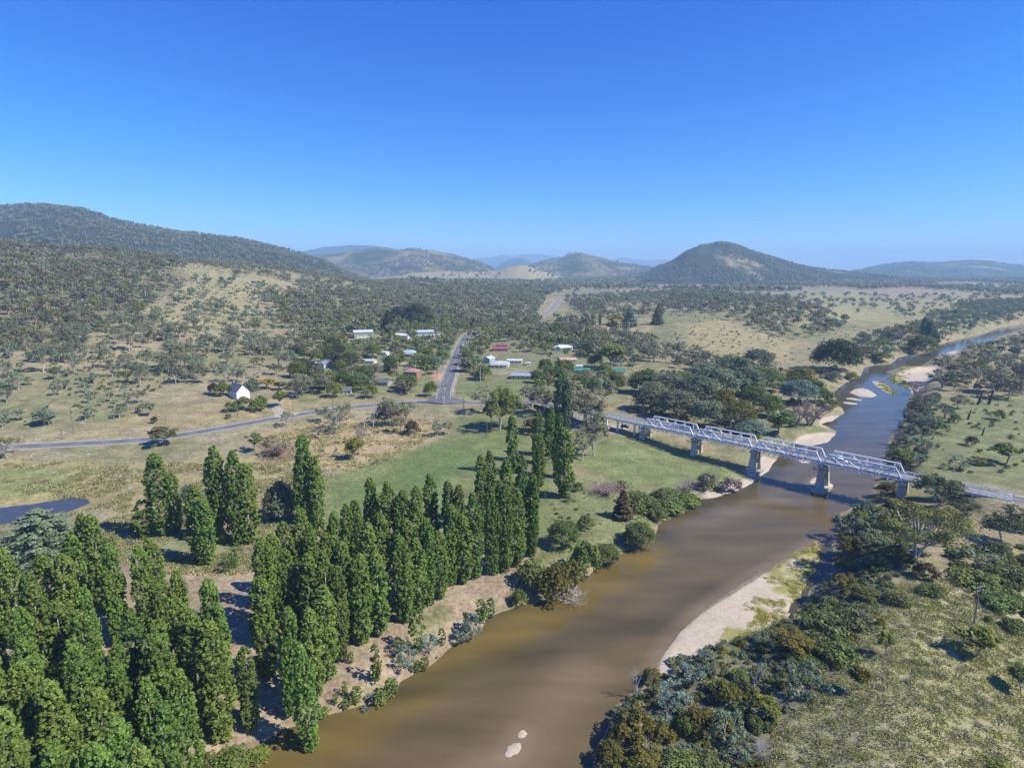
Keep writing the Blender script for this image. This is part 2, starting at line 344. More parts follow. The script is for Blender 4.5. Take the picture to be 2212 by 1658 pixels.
def gz(X, Y):
    X = np.asarray(X, float); Y = np.asarray(Y, float); s = X/Y
    fi = np.clip((s-sg[0])/(sg[1]-sg[0]), 0, NS-1.001); j = np.clip(np.searchsorted(yg, Y)-1, 0, NR-2)
    i = fi.astype(int); fx = fi-i; fy = np.clip((Y-yg[j])/(yg[j+1]-yg[j]), 0, 1)
    return (Zg[j, i]*(1-fx)+Zg[j, i+1]*fx)*(1-fy) + (Zg[j+1, i]*(1-fx)+Zg[j+1, i+1]*fx)*fy
yfine = np.concatenate([np.linspace(60, 1000, 1900), np.geomspace(1000, 20000, 900)])
def hit(x, y):
    s, k = ks(x, y); f = gz(s*yfine, yfine) - (H + k*yfine)
    idx = np.argmax(f > 0)
    if f[idx] <= 0: return s*3000, 3000.0, 20.0
    if idx == 0: Y = yfine[0]
    else:
        a, b = f[idx-1], f[idx]; Y = yfine[idx-1] + (yfine[idx]-yfine[idx-1])*(-a/(b-a))
    return s*Y, Y, float(gz(s*Y, Y))

# ---------------------------------------------------------------- roads: carve the ground, then lay strips
def resample(pts, step=4.0):
    P = np.array(pts, float)
    for _ in range(3):            # corner cutting
        Q = [P[0]]
        for a, b in zip(P[:-1], P[1:]): Q += [a*.75+b*.25, a*.25+b*.75]
        Q.append(P[-1]); P = np.array(Q)
    L = np.concatenate([[0], np.cumsum(np.hypot(*(P[1:, :2]-P[:-1, :2]).T))]); n = max(2, int(L[-1]/step))
    t = np.linspace(0, L[-1], n); return np.stack([np.interp(t, L, P[:, i]) for i in range(3)], 1)
def smooth_z(P, n=12):
    z = P[:, 2].copy()
    for _ in range(n): z[1:-1] = (z[:-2]+2*z[1:-1]+z[2:])/4
    P[:, 2] = z; return P
BDIR = Vector((145.1-66.4, 207.7-283.5, 0)).normalized(); BP1 = Vector((66.4, 283.5, 0)); BSPAN = 27.3; DZ = 12.5
def bpt(u, w=0, z=0): n = Vector((-BDIR.y, BDIR.x, 0)); p = BP1 + BDIR*u + n*w; return Vector((p.x, p.y, z))
APP_L, APP_R = -40.0, 4*BSPAN+31.0
e0 = bpt(APP_L); e1 = bpt(APP_R)
main = [hit(*p) for p in [(-260, 970), (-80, 968), (20, 965), (154, 959), (308, 950), (383, 940), (496, 922), (598, 902), (667, 891), (756, 879), (833, 872), (902, 869), (960, 867), (1038, 871), (1100, 870), (1160, 869)]]
main += [(e0.x-13, e0.y+15, 11.0), (e0.x-5, e0.y+5, DZ-.1), (e0.x, e0.y, DZ)]
street = [hit(*p) for p in [(957, 868), (958, 850), (967, 822), (980, 785), (994, 751), (1003, 735), (1010, 722)]]
far_road = [hit(*p) for p in [(1100, 705), (1172, 683), (1192, 668), (1200, 658), (1202, 652), (1210, 644)]]
east = [(e1.x, e1.y, DZ), (e1.x+6, e1.y-4, DZ-.1), (e1.x+40, e1.y-26, 11), (e1.x+90, e1.y-50, 10)]
drive = [hit(*p) for p in [(612, 902), (606, 890), (600, 878), (597, 868)]]
side = [hit(*p) for p in [(978, 792), (962, 798), (945, 801)]]
carpark = [hit(*p) for p in [(1180, 872), (1232, 905), (1280, 930), (1300, 927), (1325, 922)]]
ROADS = [('road', main, 3.9, 'asph', 3), ('street', street, 4.9, 'asph', 3), ('country_road', far_road, 5, 'asph2', 3), ('bridge_road', east, 3.9, 'asph', 2),
         ('driveway', drive, 1.8, 'gravel', 2), ('side_street', side, 2.6, 'asph2', 2), ('car_park', carpark, 7.0, 'asph2', 2)]
rd = []
for nm, p, hw, m, sh in ROADS:
    P = smooth_z(resample(p), 30 if len(p) > 8 else 8); rd.append((nm, P, hw, m, sh))
    lo = P.min(0)-40; hi = P.max(0)+40
    sel = (XX > lo[0]) & (XX < hi[0]) & (YY > lo[1]) & (YY < hi[1])
    if nm == 'bridge_road': hw2 = 4
    dd, zv = segdist(XX[sel], YY[sel], [tuple(q[:2]) for q in P], False, P[:, 2])
    hw_ = hw+sh; w = 1-sstep(hw_, hw_+7+1.8*np.abs(Zg[sel]-zv), dd)
    Zg[sel] = Zg[sel]*(1-w) + (zv-.12)*w

# ---------------------------------------------------------------- ground colours (the ground's own colour: grass, soil, sand)
PX, PY, _ = project(XX, YY, Zg)
def rgb(*a): return np.array(a, float)
dry, grn, tan, lawn, sand, litter = rgb(.275, .235, .14), rgb(.185, .19, .085), rgb(.34, .27, .155), rgb(.17, .195, .075), rgb(.50, .42, .315), rgb(.345, .26, .18)
n1 = fbm(XX/60, YY/60, 71, 4)+.5; n2 = fbm(XX/18, YY/18, 73, 4)+.5; n3 = fbm(XX/5, YY/5, 77, 3)+.5
def mixc(a, b, t): return a*(1-t[..., None]) + b*t[..., None]
Cg = mixc(np.broadcast_to(dry, XX.shape+(3,)), np.broadcast_to(grn, XX.shape+(3,)), sstep(.40, .66, n1*.6+n2*.4))
Cg = mixc(Cg, np.broadcast_to(tan, Cg.shape), sstep(.5, .68, n3*.5+n2*.5)*.6)
def zone(poly, col, amt=1.0, soft=6, jamp=14, lo=None, hi=None):
    global Cg
    jj = fbm(XX/12, YY/12, 91, 3)*jamp*200/YY*2.0
    m = inpoly(PX+jj, PY+jj*.5, poly).astype(float)*(YY < 3500)
    m = blur(blur(m, 2, 1), 2, 0)*amt
    if lo is not None: m = m*sstep(lo, hi, n3*.5+n2*.5)
    Cg = mixc(Cg, np.broadcast_to(col, Cg.shape), m)
Zl = lambda pts, z='t': pts
# right bank grass
zone([(1600, 1700), (1640, 1500), (1800, 1400), (1900, 1280), (2050, 1220), (2250, 1250), (2400, 1700)], rgb(.305, .285, .145), .85)
zone([(1990, 1230), (2060, 1225), (2120, 1270), (2230, 1330), (2230, 1350), (2050, 1300), (1960, 1260)], rgb(.36, .30, .19), .6)
zone([(1960, 860), (2260, 850), (2260, 1060), (2060, 1040), (1900, 1060), (1940, 940)], rgb(.19, .205, .085), .7)
zone([(1330, 1790), (1290, 1600), (1370, 1480), (1520, 1400), (1700, 1310), (1800, 1200), (1840, 1120), (1920, 1180), (1880, 1320), (1820, 1430), (1720, 1540), (1640, 1700)], rgb(.17, .155, .09), .8)
# left bank
zone([(0, 990), (300, 1000), (560, 985), (700, 1030), (700, 1110), (400, 1130), (200, 1100), (0, 1090)], rgb(.33, .265, .12), .65)
zone([(0, 1010), (140, 1012), (160, 1060), (0, 1080)], rgb(.19, .22, .08), .7)
zone([(560, 935), (700, 905), (860, 895), (940, 900), (960, 930), (905, 960), (820, 1000), (700, 1030), (560, 1000)], rgb(.36, .27, .15), .85)
zone([(560, 960), (620, 940), (640, 990), (570, 1000)], rgb(.17, .10, .08), .7)
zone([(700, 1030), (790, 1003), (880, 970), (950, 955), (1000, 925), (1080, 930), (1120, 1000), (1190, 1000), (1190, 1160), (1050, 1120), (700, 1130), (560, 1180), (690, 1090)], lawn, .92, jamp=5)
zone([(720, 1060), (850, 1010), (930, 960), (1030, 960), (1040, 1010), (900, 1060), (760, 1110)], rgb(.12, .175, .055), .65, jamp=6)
zone([(1240, 1000), (1300, 945), (1400, 935), (1600, 1020), (1560, 1060), (1440, 1058), (1330, 1045), (1260, 1010)], rgb(.18, .205, .08), .9, jamp=5)
zone([(960, 905), (1110, 880), (1300, 930), (1250, 1000), (1130, 1010), (1040, 950)], rgb(.16, .185, .065), .7)
zone([(1190, 1010), (1330, 1045), (1430, 1065), (1500, 1075), (1420, 1130), (1400, 1170), (1250, 1230), (1160, 1180), (1180, 1090)], rgb(.18, .20, .08), .7)
zone([(1265, 1050), (1340, 1045), (1350, 1070), (1290, 1072)], rgb(.22, .15, .12), .6)
zone([(350, 1760), (380, 1650), (540, 1560), (680, 1500), (820, 1360), (960, 1280), (1040, 1235), (1150, 1195), (1160, 1215), (1110, 1260), (1090, 1310), (1000, 1380), (880, 1460), (700, 1540), (540, 1600), (480, 1760)], litter, .85)
zone([(870, 1345), (960, 1300), (980, 1330), (890, 1380)], rgb(.17, .19, .07), .7)
zone([(200, 1230), (700, 1200), (900, 1180), (1100, 1180), (800, 1400), (640, 1560), (300, 1700), (0, 1760), (-60, 1300)], litter, .6)
zone([(130, 1170), (520, 1150), (540, 1230), (330, 1230)], rgb(.20, .23, .09), .6)
# town lawns and yards
zone([(980, 830), (1130, 815), (1160, 858), (1010, 862)], rgb(.18, .215, .075), .9, jamp=3)
zone([(640, 780), (960, 700), (1300, 740), (1340, 830), (1160, 860), (900, 850), (700, 860)], rgb(.17, .185, .08), .6)
zone([(360, 880), (520, 860), (640, 850), (640, 885), (480, 915), (200, 950), (60, 950)], rgb(.315, .25, .13), .7)
zone([(590, 840), (630, 835), (640, 880), (600, 890)], rgb(.40, .29, .18), .6)
zone([(936, 806), (966, 806), (968, 818), (938, 824)], rgb(.50, .27, .17), .95, jamp=2)
zone([(876, 728), (950, 728), (948, 738), (880, 740)], rgb(.30, .29, .28), .9, jamp=2)
zone([(896, 795), (925, 772), (955, 775), (950, 790), (915, 800)], rgb(.36, .31, .24), .6, jamp=3)
zone([(780, 800), (830, 785), (900, 782), (900, 794), (820, 800)], rgb(.36, .32, .26), .6, jamp=3)
zone([(1060, 800), (1110, 795), (1150, 798), (1140, 806), (1070, 810)], rgb(.34, .28, .20), .6, jamp=3)
# far paddocks
zone([(1500, 770), (1480, 700), (1560, 690), (1720, 740), (1700, 780), (1560, 790)], rgb(.34, .28, .14), .8)
zone([(1250, 720), (1290, 670), (1420, 690), (1400, 740)], rgb(.33, .27, .14), .7)
zone([(1650, 650), (1900, 620), (2212, 625), (2212, 680), (2000, 700), (1800, 690)], rgb(.30, .27, .13), .8)
zone([(1860, 622), (2010, 618), (2060, 640), (1900, 648)], rgb(.30, .22, .15), .8)
zone([(380, 560), (560, 570), (640, 620), (560, 690), (440, 720), (330, 700), (400, 620)], rgb(.30, .265, .13), .7)
zone([(0, 505), (330, 545), (420, 600), (250, 700), (0, 760)], rgb(.13, .11, .065), .5)
track = [hit(*p)[:2] for p in [(180, 715), (247, 679), (320, 668), (400, 660), (450, 645), (540, 630), (640, 620)]]
sel = (YY > 350) & (YY < 1400) & (SS < 0)
td = np.full(YY.shape, 99.0); td[sel] = segdist(XX[sel], YY[sel], track, False)
Cg = mixc(Cg, np.broadcast_to(rgb(.46, .34, .21), Cg.shape), sstep(4.5, 2.0, td+n3*2)*.6*sstep(.35, .5, n2))
for nm, P, hw, m, sh in rd:      # verges
    lo = P.min(0)-10; hi = P.max(0)+10; s2 = (XX > lo[0]) & (XX < hi[0]) & (YY > lo[1]) & (YY < hi[1])
    dd = segdist(XX[s2], YY[s2], [tuple(q[:2]) for q in P], False)
    a = np.zeros(YY.shape); a[s2] = sstep(hw+2.2, hw+.8, dd + (n3[s2]-.5)*3); Cg = mixc(Cg, np.broadcast_to(rgb(.42, .36, .26), Cg.shape), a*.8)
# shores
wet = sstep(2.5, .3, RD + (n3-.5)*3)*(YY < 1100)
Cg = mixc(Cg, np.broadcast_to(rgb(.30, .23, .15), Cg.shape), wet*.7)
sm = np.maximum(sandw, (DI > -1).astype(float))
Cg = mixc(Cg, np.broadcast_to(sand, Cg.shape), sstep(.35, .6, sm))
green_on_sand = inpoly(PX+jit*10, PY+jit*6, [(1540, 1395), (1585, 1320), (1640, 1255), (1700, 1200), (1768, 1165), (1775, 1200), (1740, 1265), (1700, 1325), (1655, 1370)])*sstep(.46, .6, n3)
Cg = mixc(Cg, np.broadcast_to(rgb(.26, .25, .05), Cg.shape), green_on_sand.astype(float)*.8)
def ground_material():
    m = bpy.data.materials.new('ground_grass_soil'); m.use_nodes = True; t = m.node_tree; b = t.nodes['Principled BSDF']
    b.inputs['Roughness'].default_value = .95; b.inputs['Specular IOR Level'].default_value = .15
    at = t.nodes.new('ShaderNodeAttribute'); at.attribute_name = 'soil'
    tc = t.nodes.new('ShaderNodeTexCoord')
    def noise(sc, det=5, rough=.6):
        n = t.nodes.new('ShaderNodeTexNoise'); n.inputs['Scale'].default_value = sc; n.inputs['Detail'].default_value = det; n.inputs['Roughness'].default_value = rough
        t.links.new(tc.outputs['Object'], n.inputs['Vector']); return n.outputs['Fac']
    def rng_(inp, a, b_, c, d_):
        q = t.nodes.new('ShaderNodeMapRange'); q.inputs[1].default_value = a; q.inputs[2].default_value = b_; q.inputs[3].default_value = c; q.inputs[4].default_value = d_
        t.links.new(inp, q.inputs[0]); return q.outputs[0]
    a = rng_(noise(.9), .3, .7, .62, 1.38); c = rng_(noise(.12, 6), .3, .7, .72, 1.28)
    mu = t.nodes.new('ShaderNodeMath'); mu.operation = 'MULTIPLY'; t.links.new(a, mu.inputs[0]); t.links.new(c, mu.inputs[1])
    h = t.nodes.new('ShaderNodeHueSaturation'); t.links.new(at.outputs['Color'], h.inputs['Color']); t.links.new(mu.outputs[0], h.inputs['Value'])
    hh = rng_(noise(.35, 5), .35, .65, .487, .522); t.links.new(hh, h.inputs['Hue'])
    sb = t.nodes.new('ShaderNodeMath'); sb.operation = 'SUBTRACT'; sb.inputs[1].default_value = 1; t.links.new(mu.outputs[0], sb.inputs[0])
    ma = t.nodes.new('ShaderNodeMath'); ma.operation = 'MULTIPLY_ADD'; ma.inputs[2].default_value = 1; t.links.new(sb.outputs[0], ma.inputs[0]); t.links.new(at.outputs['Alpha'], ma.inputs[1]); t.links.new(ma.outputs[0], h.inputs['Value'])
    t.links.new(h.outputs[0], b.inputs['Base Color'])
    bp = t.nodes.new('ShaderNodeBump'); bp.inputs['Strength'].default_value = .6; bp.inputs['Distance'].default_value = .35
    t.links.new(noise(1.6, 6, .7), bp.inputs['Height']); t.links.new(bp.outputs[0], b.inputs['Normal'])
    return m
M['ground'] = ground_material()
def gridfaces(nr, nc):
    i = np.arange(nr*nc).reshape(nr, nc)
    return np.stack([i[:-1, :-1], i[:-1, 1:], i[1:, 1:], i[1:, :-1]], -1).reshape(-1, 4)
me = fastmesh('ground', np.stack([XX, YY, Zg], -1), gridfaces(NR, NS), mats=[M['ground']], smooth=True)
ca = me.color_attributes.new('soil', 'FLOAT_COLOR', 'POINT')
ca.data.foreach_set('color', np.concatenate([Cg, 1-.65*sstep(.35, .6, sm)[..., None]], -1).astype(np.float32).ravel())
tag(link('ground', me), kind='structure')

# ---------------------------------------------------------------- water
def water_material(pond=False):
    m = bpy.data.materials.new('river_water'); m.use_nodes = True; t = m.node_tree; b = t.nodes['Principled BSDF']
    b.inputs['Roughness'].default_value = .07; b.inputs['IOR'].default_value = 1.333; b.inputs['Specular IOR Level'].default_value = .26
    tc = t.nodes.new('ShaderNodeTexCoord')
    at = t.nodes.new('ShaderNodeAttribute'); at.attribute_name = 'bed'
    nz = t.nodes.new('ShaderNodeTexNoise'); nz.inputs['Scale'].default_value = .09; nz.inputs['Detail'].default_value = 8
    mp = t.nodes.new('ShaderNodeMapping'); mp.inputs['Rotation'].default_value = (0, 0, R(-35)); mp.inputs['Scale'].default_value = (.35, 1.4, 1)
    t.links.new(tc.outputs['Object'], mp.inputs['Vector']); t.links.new(mp.outputs[0], nz.inputs['Vector'])
    q = t.nodes.new('ShaderNodeMapRange'); q.inputs[1].default_value = .3; q.inputs[2].default_value = .7; q.inputs[3].default_value = .78; q.inputs[4].default_value = 1.2
    t.links.new(nz.outputs['Fac'], q.inputs[0])
    h = t.nodes.new('ShaderNodeHueSaturation'); t.links.new(at.outputs['Color'], h.inputs['Color']); t.links.new(q.outputs[0], h.inputs['Value'])
    t.links.new(h.outputs[0], b.inputs['Base Color'])
    n2 = t.nodes.new('ShaderNodeTexNoise'); n2.inputs['Scale'].default_value = .8; n2.inputs['Detail'].default_value = 6
    t.links.new(tc.outputs['Object'], n2.inputs['Vector'])
    bp = t.nodes.new('ShaderNodeBump'); bp.inputs['Strength'].default_value = .25; bp.inputs['Distance'].default_value = .12
    t.links.new(n2.outputs['Fac'], bp.inputs['Height']); t.links.new(bp.outputs[0], b.inputs['Normal'])
    return m
M['water'] = water_material()
ws = np.linspace(-1.0, 1.25, 380); wy = np.geomspace(58, 1150, 330)
WS, WY = np.meshgrid(ws, wy); WX = WS*WY
wd = segdist(WX, WY, rpoly); wpx, wpy, _ = project(WX, WY, np.zeros_like(WX))
wn1 = fbm(WX/22, WY/22, 101, 4)
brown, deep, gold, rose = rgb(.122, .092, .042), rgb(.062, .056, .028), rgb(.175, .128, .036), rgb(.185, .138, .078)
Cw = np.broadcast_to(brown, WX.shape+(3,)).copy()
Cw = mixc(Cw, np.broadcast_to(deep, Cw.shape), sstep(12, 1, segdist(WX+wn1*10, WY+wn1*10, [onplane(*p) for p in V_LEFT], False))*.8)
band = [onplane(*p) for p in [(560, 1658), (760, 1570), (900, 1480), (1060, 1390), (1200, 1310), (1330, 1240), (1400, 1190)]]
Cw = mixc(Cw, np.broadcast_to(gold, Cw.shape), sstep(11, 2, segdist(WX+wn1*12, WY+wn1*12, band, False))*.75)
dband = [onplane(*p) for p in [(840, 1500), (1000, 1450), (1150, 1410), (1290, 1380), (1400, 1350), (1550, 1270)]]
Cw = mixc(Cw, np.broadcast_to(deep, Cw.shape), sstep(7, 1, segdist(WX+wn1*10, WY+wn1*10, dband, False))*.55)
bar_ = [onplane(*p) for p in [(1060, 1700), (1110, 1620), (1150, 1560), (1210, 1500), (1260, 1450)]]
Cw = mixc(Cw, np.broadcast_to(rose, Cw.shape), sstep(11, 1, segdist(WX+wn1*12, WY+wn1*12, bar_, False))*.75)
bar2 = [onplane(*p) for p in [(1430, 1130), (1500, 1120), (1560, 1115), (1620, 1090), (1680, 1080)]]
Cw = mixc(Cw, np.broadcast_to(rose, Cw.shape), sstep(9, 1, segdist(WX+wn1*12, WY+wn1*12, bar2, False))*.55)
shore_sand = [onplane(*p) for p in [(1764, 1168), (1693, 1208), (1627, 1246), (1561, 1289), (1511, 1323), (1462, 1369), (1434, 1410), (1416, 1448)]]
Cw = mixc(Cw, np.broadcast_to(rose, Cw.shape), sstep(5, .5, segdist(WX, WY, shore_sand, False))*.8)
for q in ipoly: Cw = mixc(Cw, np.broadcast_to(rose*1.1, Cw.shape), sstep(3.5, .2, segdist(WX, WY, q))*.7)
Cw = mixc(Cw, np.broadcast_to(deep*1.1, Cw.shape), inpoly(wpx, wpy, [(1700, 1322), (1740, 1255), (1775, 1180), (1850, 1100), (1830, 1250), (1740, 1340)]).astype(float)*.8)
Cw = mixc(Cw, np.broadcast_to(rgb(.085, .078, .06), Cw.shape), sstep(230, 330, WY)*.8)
# keep only cells near the river
keep = (inpoly(WX, WY, rpoly) | (wd < 5))
fw = gridfaces(*WX.shape); kf = keep.ravel()[fw].any(1); fw = fw[kf]
used, inv = np.unique(fw.ravel(), return_inverse=True)
me = fastmesh('river', np.stack([WX.ravel()[used], WY.ravel()[used], np.zeros(len(used))], -1), inv.reshape(-1, 4), mats=[M['water']], smooth=True)
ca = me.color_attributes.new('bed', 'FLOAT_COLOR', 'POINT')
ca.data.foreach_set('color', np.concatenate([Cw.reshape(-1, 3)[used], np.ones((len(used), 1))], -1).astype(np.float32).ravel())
tag(link('river', me), kind='structure')
PMc = mat('pond_water', (.06, .058, .05), rough=.06, spec=.35, var=.1)
px0 = np.array(POND); lo = px0.min(0)-4; hi = px0.max(0)+4
pm = MB(); pm.add([(lo[0], lo[1], 2.93), (hi[0], lo[1], 2.93), (hi[0], hi[1], 2.93), (lo[0], hi[1], 2.93)], [(0, 1, 2, 3)])
# clip the pond sheet to its hollow (a disc of small cells)
gx, gy = np.meshgrid(np.linspace(lo[0], hi[0], 60), np.linspace(lo[1], hi[1], 40))
kk = inpoly(gx, gy, POND) | (segdist(gx, gy, POND) < 1.5); fp = gridfaces(40, 60); fp = fp[kk.ravel()[fp].any(1)]
us, iv = np.unique(fp.ravel(), return_inverse=True)
tag(link('pond', fastmesh('pond', np.stack([gx.ravel()[us], gy.ravel()[us], np.full(len(us), 2.93)], -1), iv.reshape(-1, 4), mats=[PMc])), kind='structure')

# ---------------------------------------------------------------- road sheets and markings
def strip(P, off0, off1, dz, name, m, parent=None, t0=0, t1=None, kind='structure'):
    P = np.asarray(P); P = P[t0:t1]
    T = np.gradient(P[:, :2], axis=0); T /= np.linalg.norm(T, axis=1)[:, None]+1e-9; N = np.stack([-T[:, 1], T[:, 0]], 1)
    a = np.column_stack([P[:, :2]+N*off0, P[:, 2]+dz]); b = np.column_stack([P[:, :2]+N*off1, P[:, 2]+dz])
    V = np.stack([b, a], 1).reshape(-1, 3); n = len(P)
    Fq = np.array([(2*i, 2*i+1, 2*i+3, 2*i+2) for i in range(n-1)])
    o = link(name, fastmesh(name, V, Fq, mats=[M[m]]), parent)
    if parent is None: tag(o, kind=kind)
    return o
for nm, P, hw, m, sh in rd:
    lift = {'street': .03, 'driveway': -.04, 'side_street': .02, 'car_park': -.03}.get(nm, 0)
    r = strip(P, -hw, hw, lift, nm, m)
    if nm in ('road', 'street', 'bridge_road'):
        for sgn in (-1, 1): strip(P, sgn*(hw-.45), sgn*(hw-.65), lift+.006, 'edge_line', 'line', r)
        k = 0
        while k < len(P)-2:
            strip(P, -.09, .09, lift+.006, 'centre_line', 'line', r, k, k+2); k += 3
    if nm in ('road',): 
        for sgn in (-1, 1): strip(P, sgn*(hw+1.3), sgn*hw, -.03, 'gravel_shoulder', 'gravel', r)
# corner fillets where the street meets the road
jb = MB(); jp = [hit(*p) for p in [(915, 871), (925, 862), (940, 853), (948, 846), (968, 846), (972, 853), (985, 860), (1010, 866), (1010, 872), (960, 874)]]
zc = float(np.mean([rd[0][1][np.argmin(np.hypot(rd[0][1][:, 0]-p[0], rd[0][1][:, 1]-p[1])), 2] for p in jp]))
jc = hit(958, 864)
zt = [rd[0][1][np.argmin(np.hypot(rd[0][1][:, 0]-p[0], rd[0][1][:, 1]-p[1])), 2]+.012 for p in jp]
jb.add([(p[0], p[1], z) for p, z in zip(jp, zt)] + [(jc[0], jc[1], zc+.012)], [(i, len(jp), (i+1) % len(jp)) for i in range(len(jp))])
tag(jb.obj('junction', M['asph']), kind='structure')

# ---------------------------------------------------------------- far hills
def prof(pts): return pts
HILLS = [
 ('mountain', 2700, 1500, 900, [(-500, 470), (-200, 455), (0, 451), (60, 448), (110, 449), (170, 453), (210, 463), (240, 476), (300, 489), (400, 502), (450, 504), (500, 514), (560, 526), (595, 533), (636, 543), (701, 562), (756, 589), (800, 600)], 'A', .12),
 ('forested_ridge', 9500, 2500, 1500, [(560, 575), (620, 552), (640, 546), (700, 534), (760, 530), (810, 531), (850, 537), (900, 549), (960, 575)], 'far', .05),
 ('grassy_hill', 4500, 1400, 1000, [(560, 596), (650, 560), (700, 551), (756, 543), (817, 535), (860, 539), (893, 538), (940, 543), (975, 549), (1018, 560), (1053, 575), (1100, 596)], 'C', .14),
 ('far_range', 15000, 2500, 1500, [(980, 578), (1023, 559), (1071, 555), (1084, 549), (1101, 553), (1118, 551), (1132, 550), (1166, 549), (1183, 551), (1207, 554), (1240, 560), (1300, 566), (1334, 558), (1344, 555), (1368, 560), (1406, 562), (1436, 560), (1480, 572), (1800, 581), (1840, 582), (1900, 580)], 'far', .03),
 ('wooded_knoll', 9000, 1200, 1000, [(1060, 583), (1084, 569), (1098, 560), (1122, 557), (1139, 562), (1153, 571), (1180, 583)], 'far', .05),
 ('pasture_hill', 3400, 900, 700, [(720, 612), (800, 603), (841, 597), (900, 590), (961, 586), (1030, 588), (1074, 585), (1098, 577), (1118, 573), (1142, 575), (1166, 585), (1220, 600), (1280, 606), (1400, 606)], 'E', .06),
 ('rocky_hill', 4700, 1200, 900, [(1090, 600), (1130, 582), (1154, 571), (1183, 564), (1211, 557), (1228, 549), (1252, 545), (1279, 552), (1303, 556), (1337, 567), (1389, 576), (1460, 590), (1500, 598)], 'C', .12),
 ('conical_hill', 3100, 900, 800, [(1280, 607), (1340, 597), (1390, 587), (1423, 571), (1457, 556), (1485, 536), (1512, 527), (1531, 528), (1553, 521), (1570, 523), (1594, 528), (1618, 538), (1649, 548), (1680, 557), (1720, 569), (1751, 576), (1799, 582), (1850, 587), (1950, 597), (2040, 604)], 'G', .10),
 ('distant_hills', 6200, 2200, 1200, [(1780, 592), (1846, 583), (1867, 579), (1911, 570), (1959, 564), (2003, 566), (2037, 565), (2099, 559), (2140, 562), (2174, 568), (2212, 571), (2400, 562), (2700, 570)], 'H', .08)]
def hill_mat(kind):
    f, g = {'A': ((.040, .052, .028), (.30, .25, .16)), 'far': ((.04, .052, .035), (.10, .10, .06)), 'C': ((.055, .065, .035), (.25, .205, .12)),
            'E': ((.08, .085, .04), (.33, .28, .15)), 'G': ((.05, .06, .032), (.28, .23, .14)), 'H': ((.045, .055, .032), (.27, .23, .14))}[kind]
    m = mat('hill_'+kind, g, col2=f, scale=.004, detail=8, rough=1, spec=.05, bump=1.0, bdist=12)
    r = m.node_tree.nodes['Color Ramp'].color_ramp
    p = {'A': (.66, .74), 'far': (.6, .8), 'C': (.42, .58), 'E': (.30, .42), 'G': (.545, .625), 'H': (.54, .62)}[kind]
    r.elements[0].position, r.elements[1].position = p
    m.node_tree.nodes['Noise Texture'].inputs['Roughness'].default_value = .68
    return m
hill_pts = {}
for nm, Yc, wf, wb, pr, kd, amp in HILLS:
    x0, x1 = pr[0][0], pr[-1][0]; n = min(420, max(120, int((x1-x0)/3))); m_ = 90
    px = np.linspace(x0, x1, n); py = np.interp(px, [p[0] for p in pr], [p[1] for p in pr])
    py = np.convolve(np.pad(py, 2, mode='edge'), np.ones(5)/5, 'valid')
    s_, k_ = ks(px, py + (4.0 if kd in ('A', 'G') else 2.5 if kd == 'H' else 0)); crest = H + k_*Yc
    q = np.concatenate([-np.linspace(1, 0, m_)[:-1], np.linspace(0, 1, 24)])
    Yr = np.where(q < 0, Yc+q*wf, Yc+q*wb)
    SG, YG = np.meshgrid(s_, Yr); XG = SG*YG
    bell = np.cos(np.abs(q)*PI/2)**1.3; bell = bell[:, None]
    nn = 1-2*np.abs(fbm(XG/420, YG/420, 200+int(Yc) % 97, 5))*2
    sidef = np.minimum(1, np.minimum(np.arange(n), np.arange(n)[::-1])/12.0)[None, :]
    Z = -20 + (crest[None, :]+20)*bell
    Z = Z + (nn-.6)*np.maximum(crest[None, :]-20, 10)*amp*3*np.sqrt(np.clip(bell*(1-bell), 0, 1))
    Z += fbm(XG/60, YG/60, 300, 3)*8*np.clip(Yc/3000, 1, 2)*sstep(0, .3, bell)
    Z = Z*sidef + (-20)*(1-sidef) if kd not in ('A',) else Z
    me = fastmesh(nm, np.stack([XG, YG, Z], -1), gridfaces(*XG.shape), mats=[hill_mat(kd)], smooth=True)
    tag(link(nm, me), kind='structure'); hill_pts[nm] = (XG, YG, Z)

# ---------------------------------------------------------------- vegetation meshes
def unit(v): return v/(np.linalg.norm(v, axis=-1, keepdims=True)+1e-9)
def leafquads(P, N, size, asp=1.0):
    n = len(P); a = unit(np.cross(N, rng.normal(size=(n, 3)))); b = np.cross(unit(N), a)
    sz = np.asarray(size).reshape(-1, 1)*np.ones((n, 1)); a = a*sz*asp; b = b*sz/asp
    k = rng.uniform(.55, 1.15, (n, 4, 1))
    V = np.stack([P-a*k[:, 0], P-b*k[:, 1]+a*.15, P+a*k[:, 2], P+b*k[:, 3]], 1)
    return V.reshape(-1, 3)
def clump(c, r, n, size, jit=.45, up=0.15, lo=.7):
    c = np.asarray(c); r = np.asarray(r)*np.ones(3)
    d_ = unit(rng.normal(size=(n, 3))); d_[:, 2] = np.where(d_[:, 2] < -.35, -d_[:, 2], d_[:, 2])
    P = c + d_*r*rng.uniform(lo, 1.08, (n, 1))
    N = unit(d_/r*r.mean() + rng.normal(size=(n, 3))*jit + np.array([0, 0, up]))
    return leafquads(P, N, size*rng.uniform(.6, 1.3, n))
def crownmesh(name, Vl, m): 
    V = np.concatenate(Vl); return fastmesh(name, V, np.arange(len(V)).reshape(-1, 4), mats=[m])
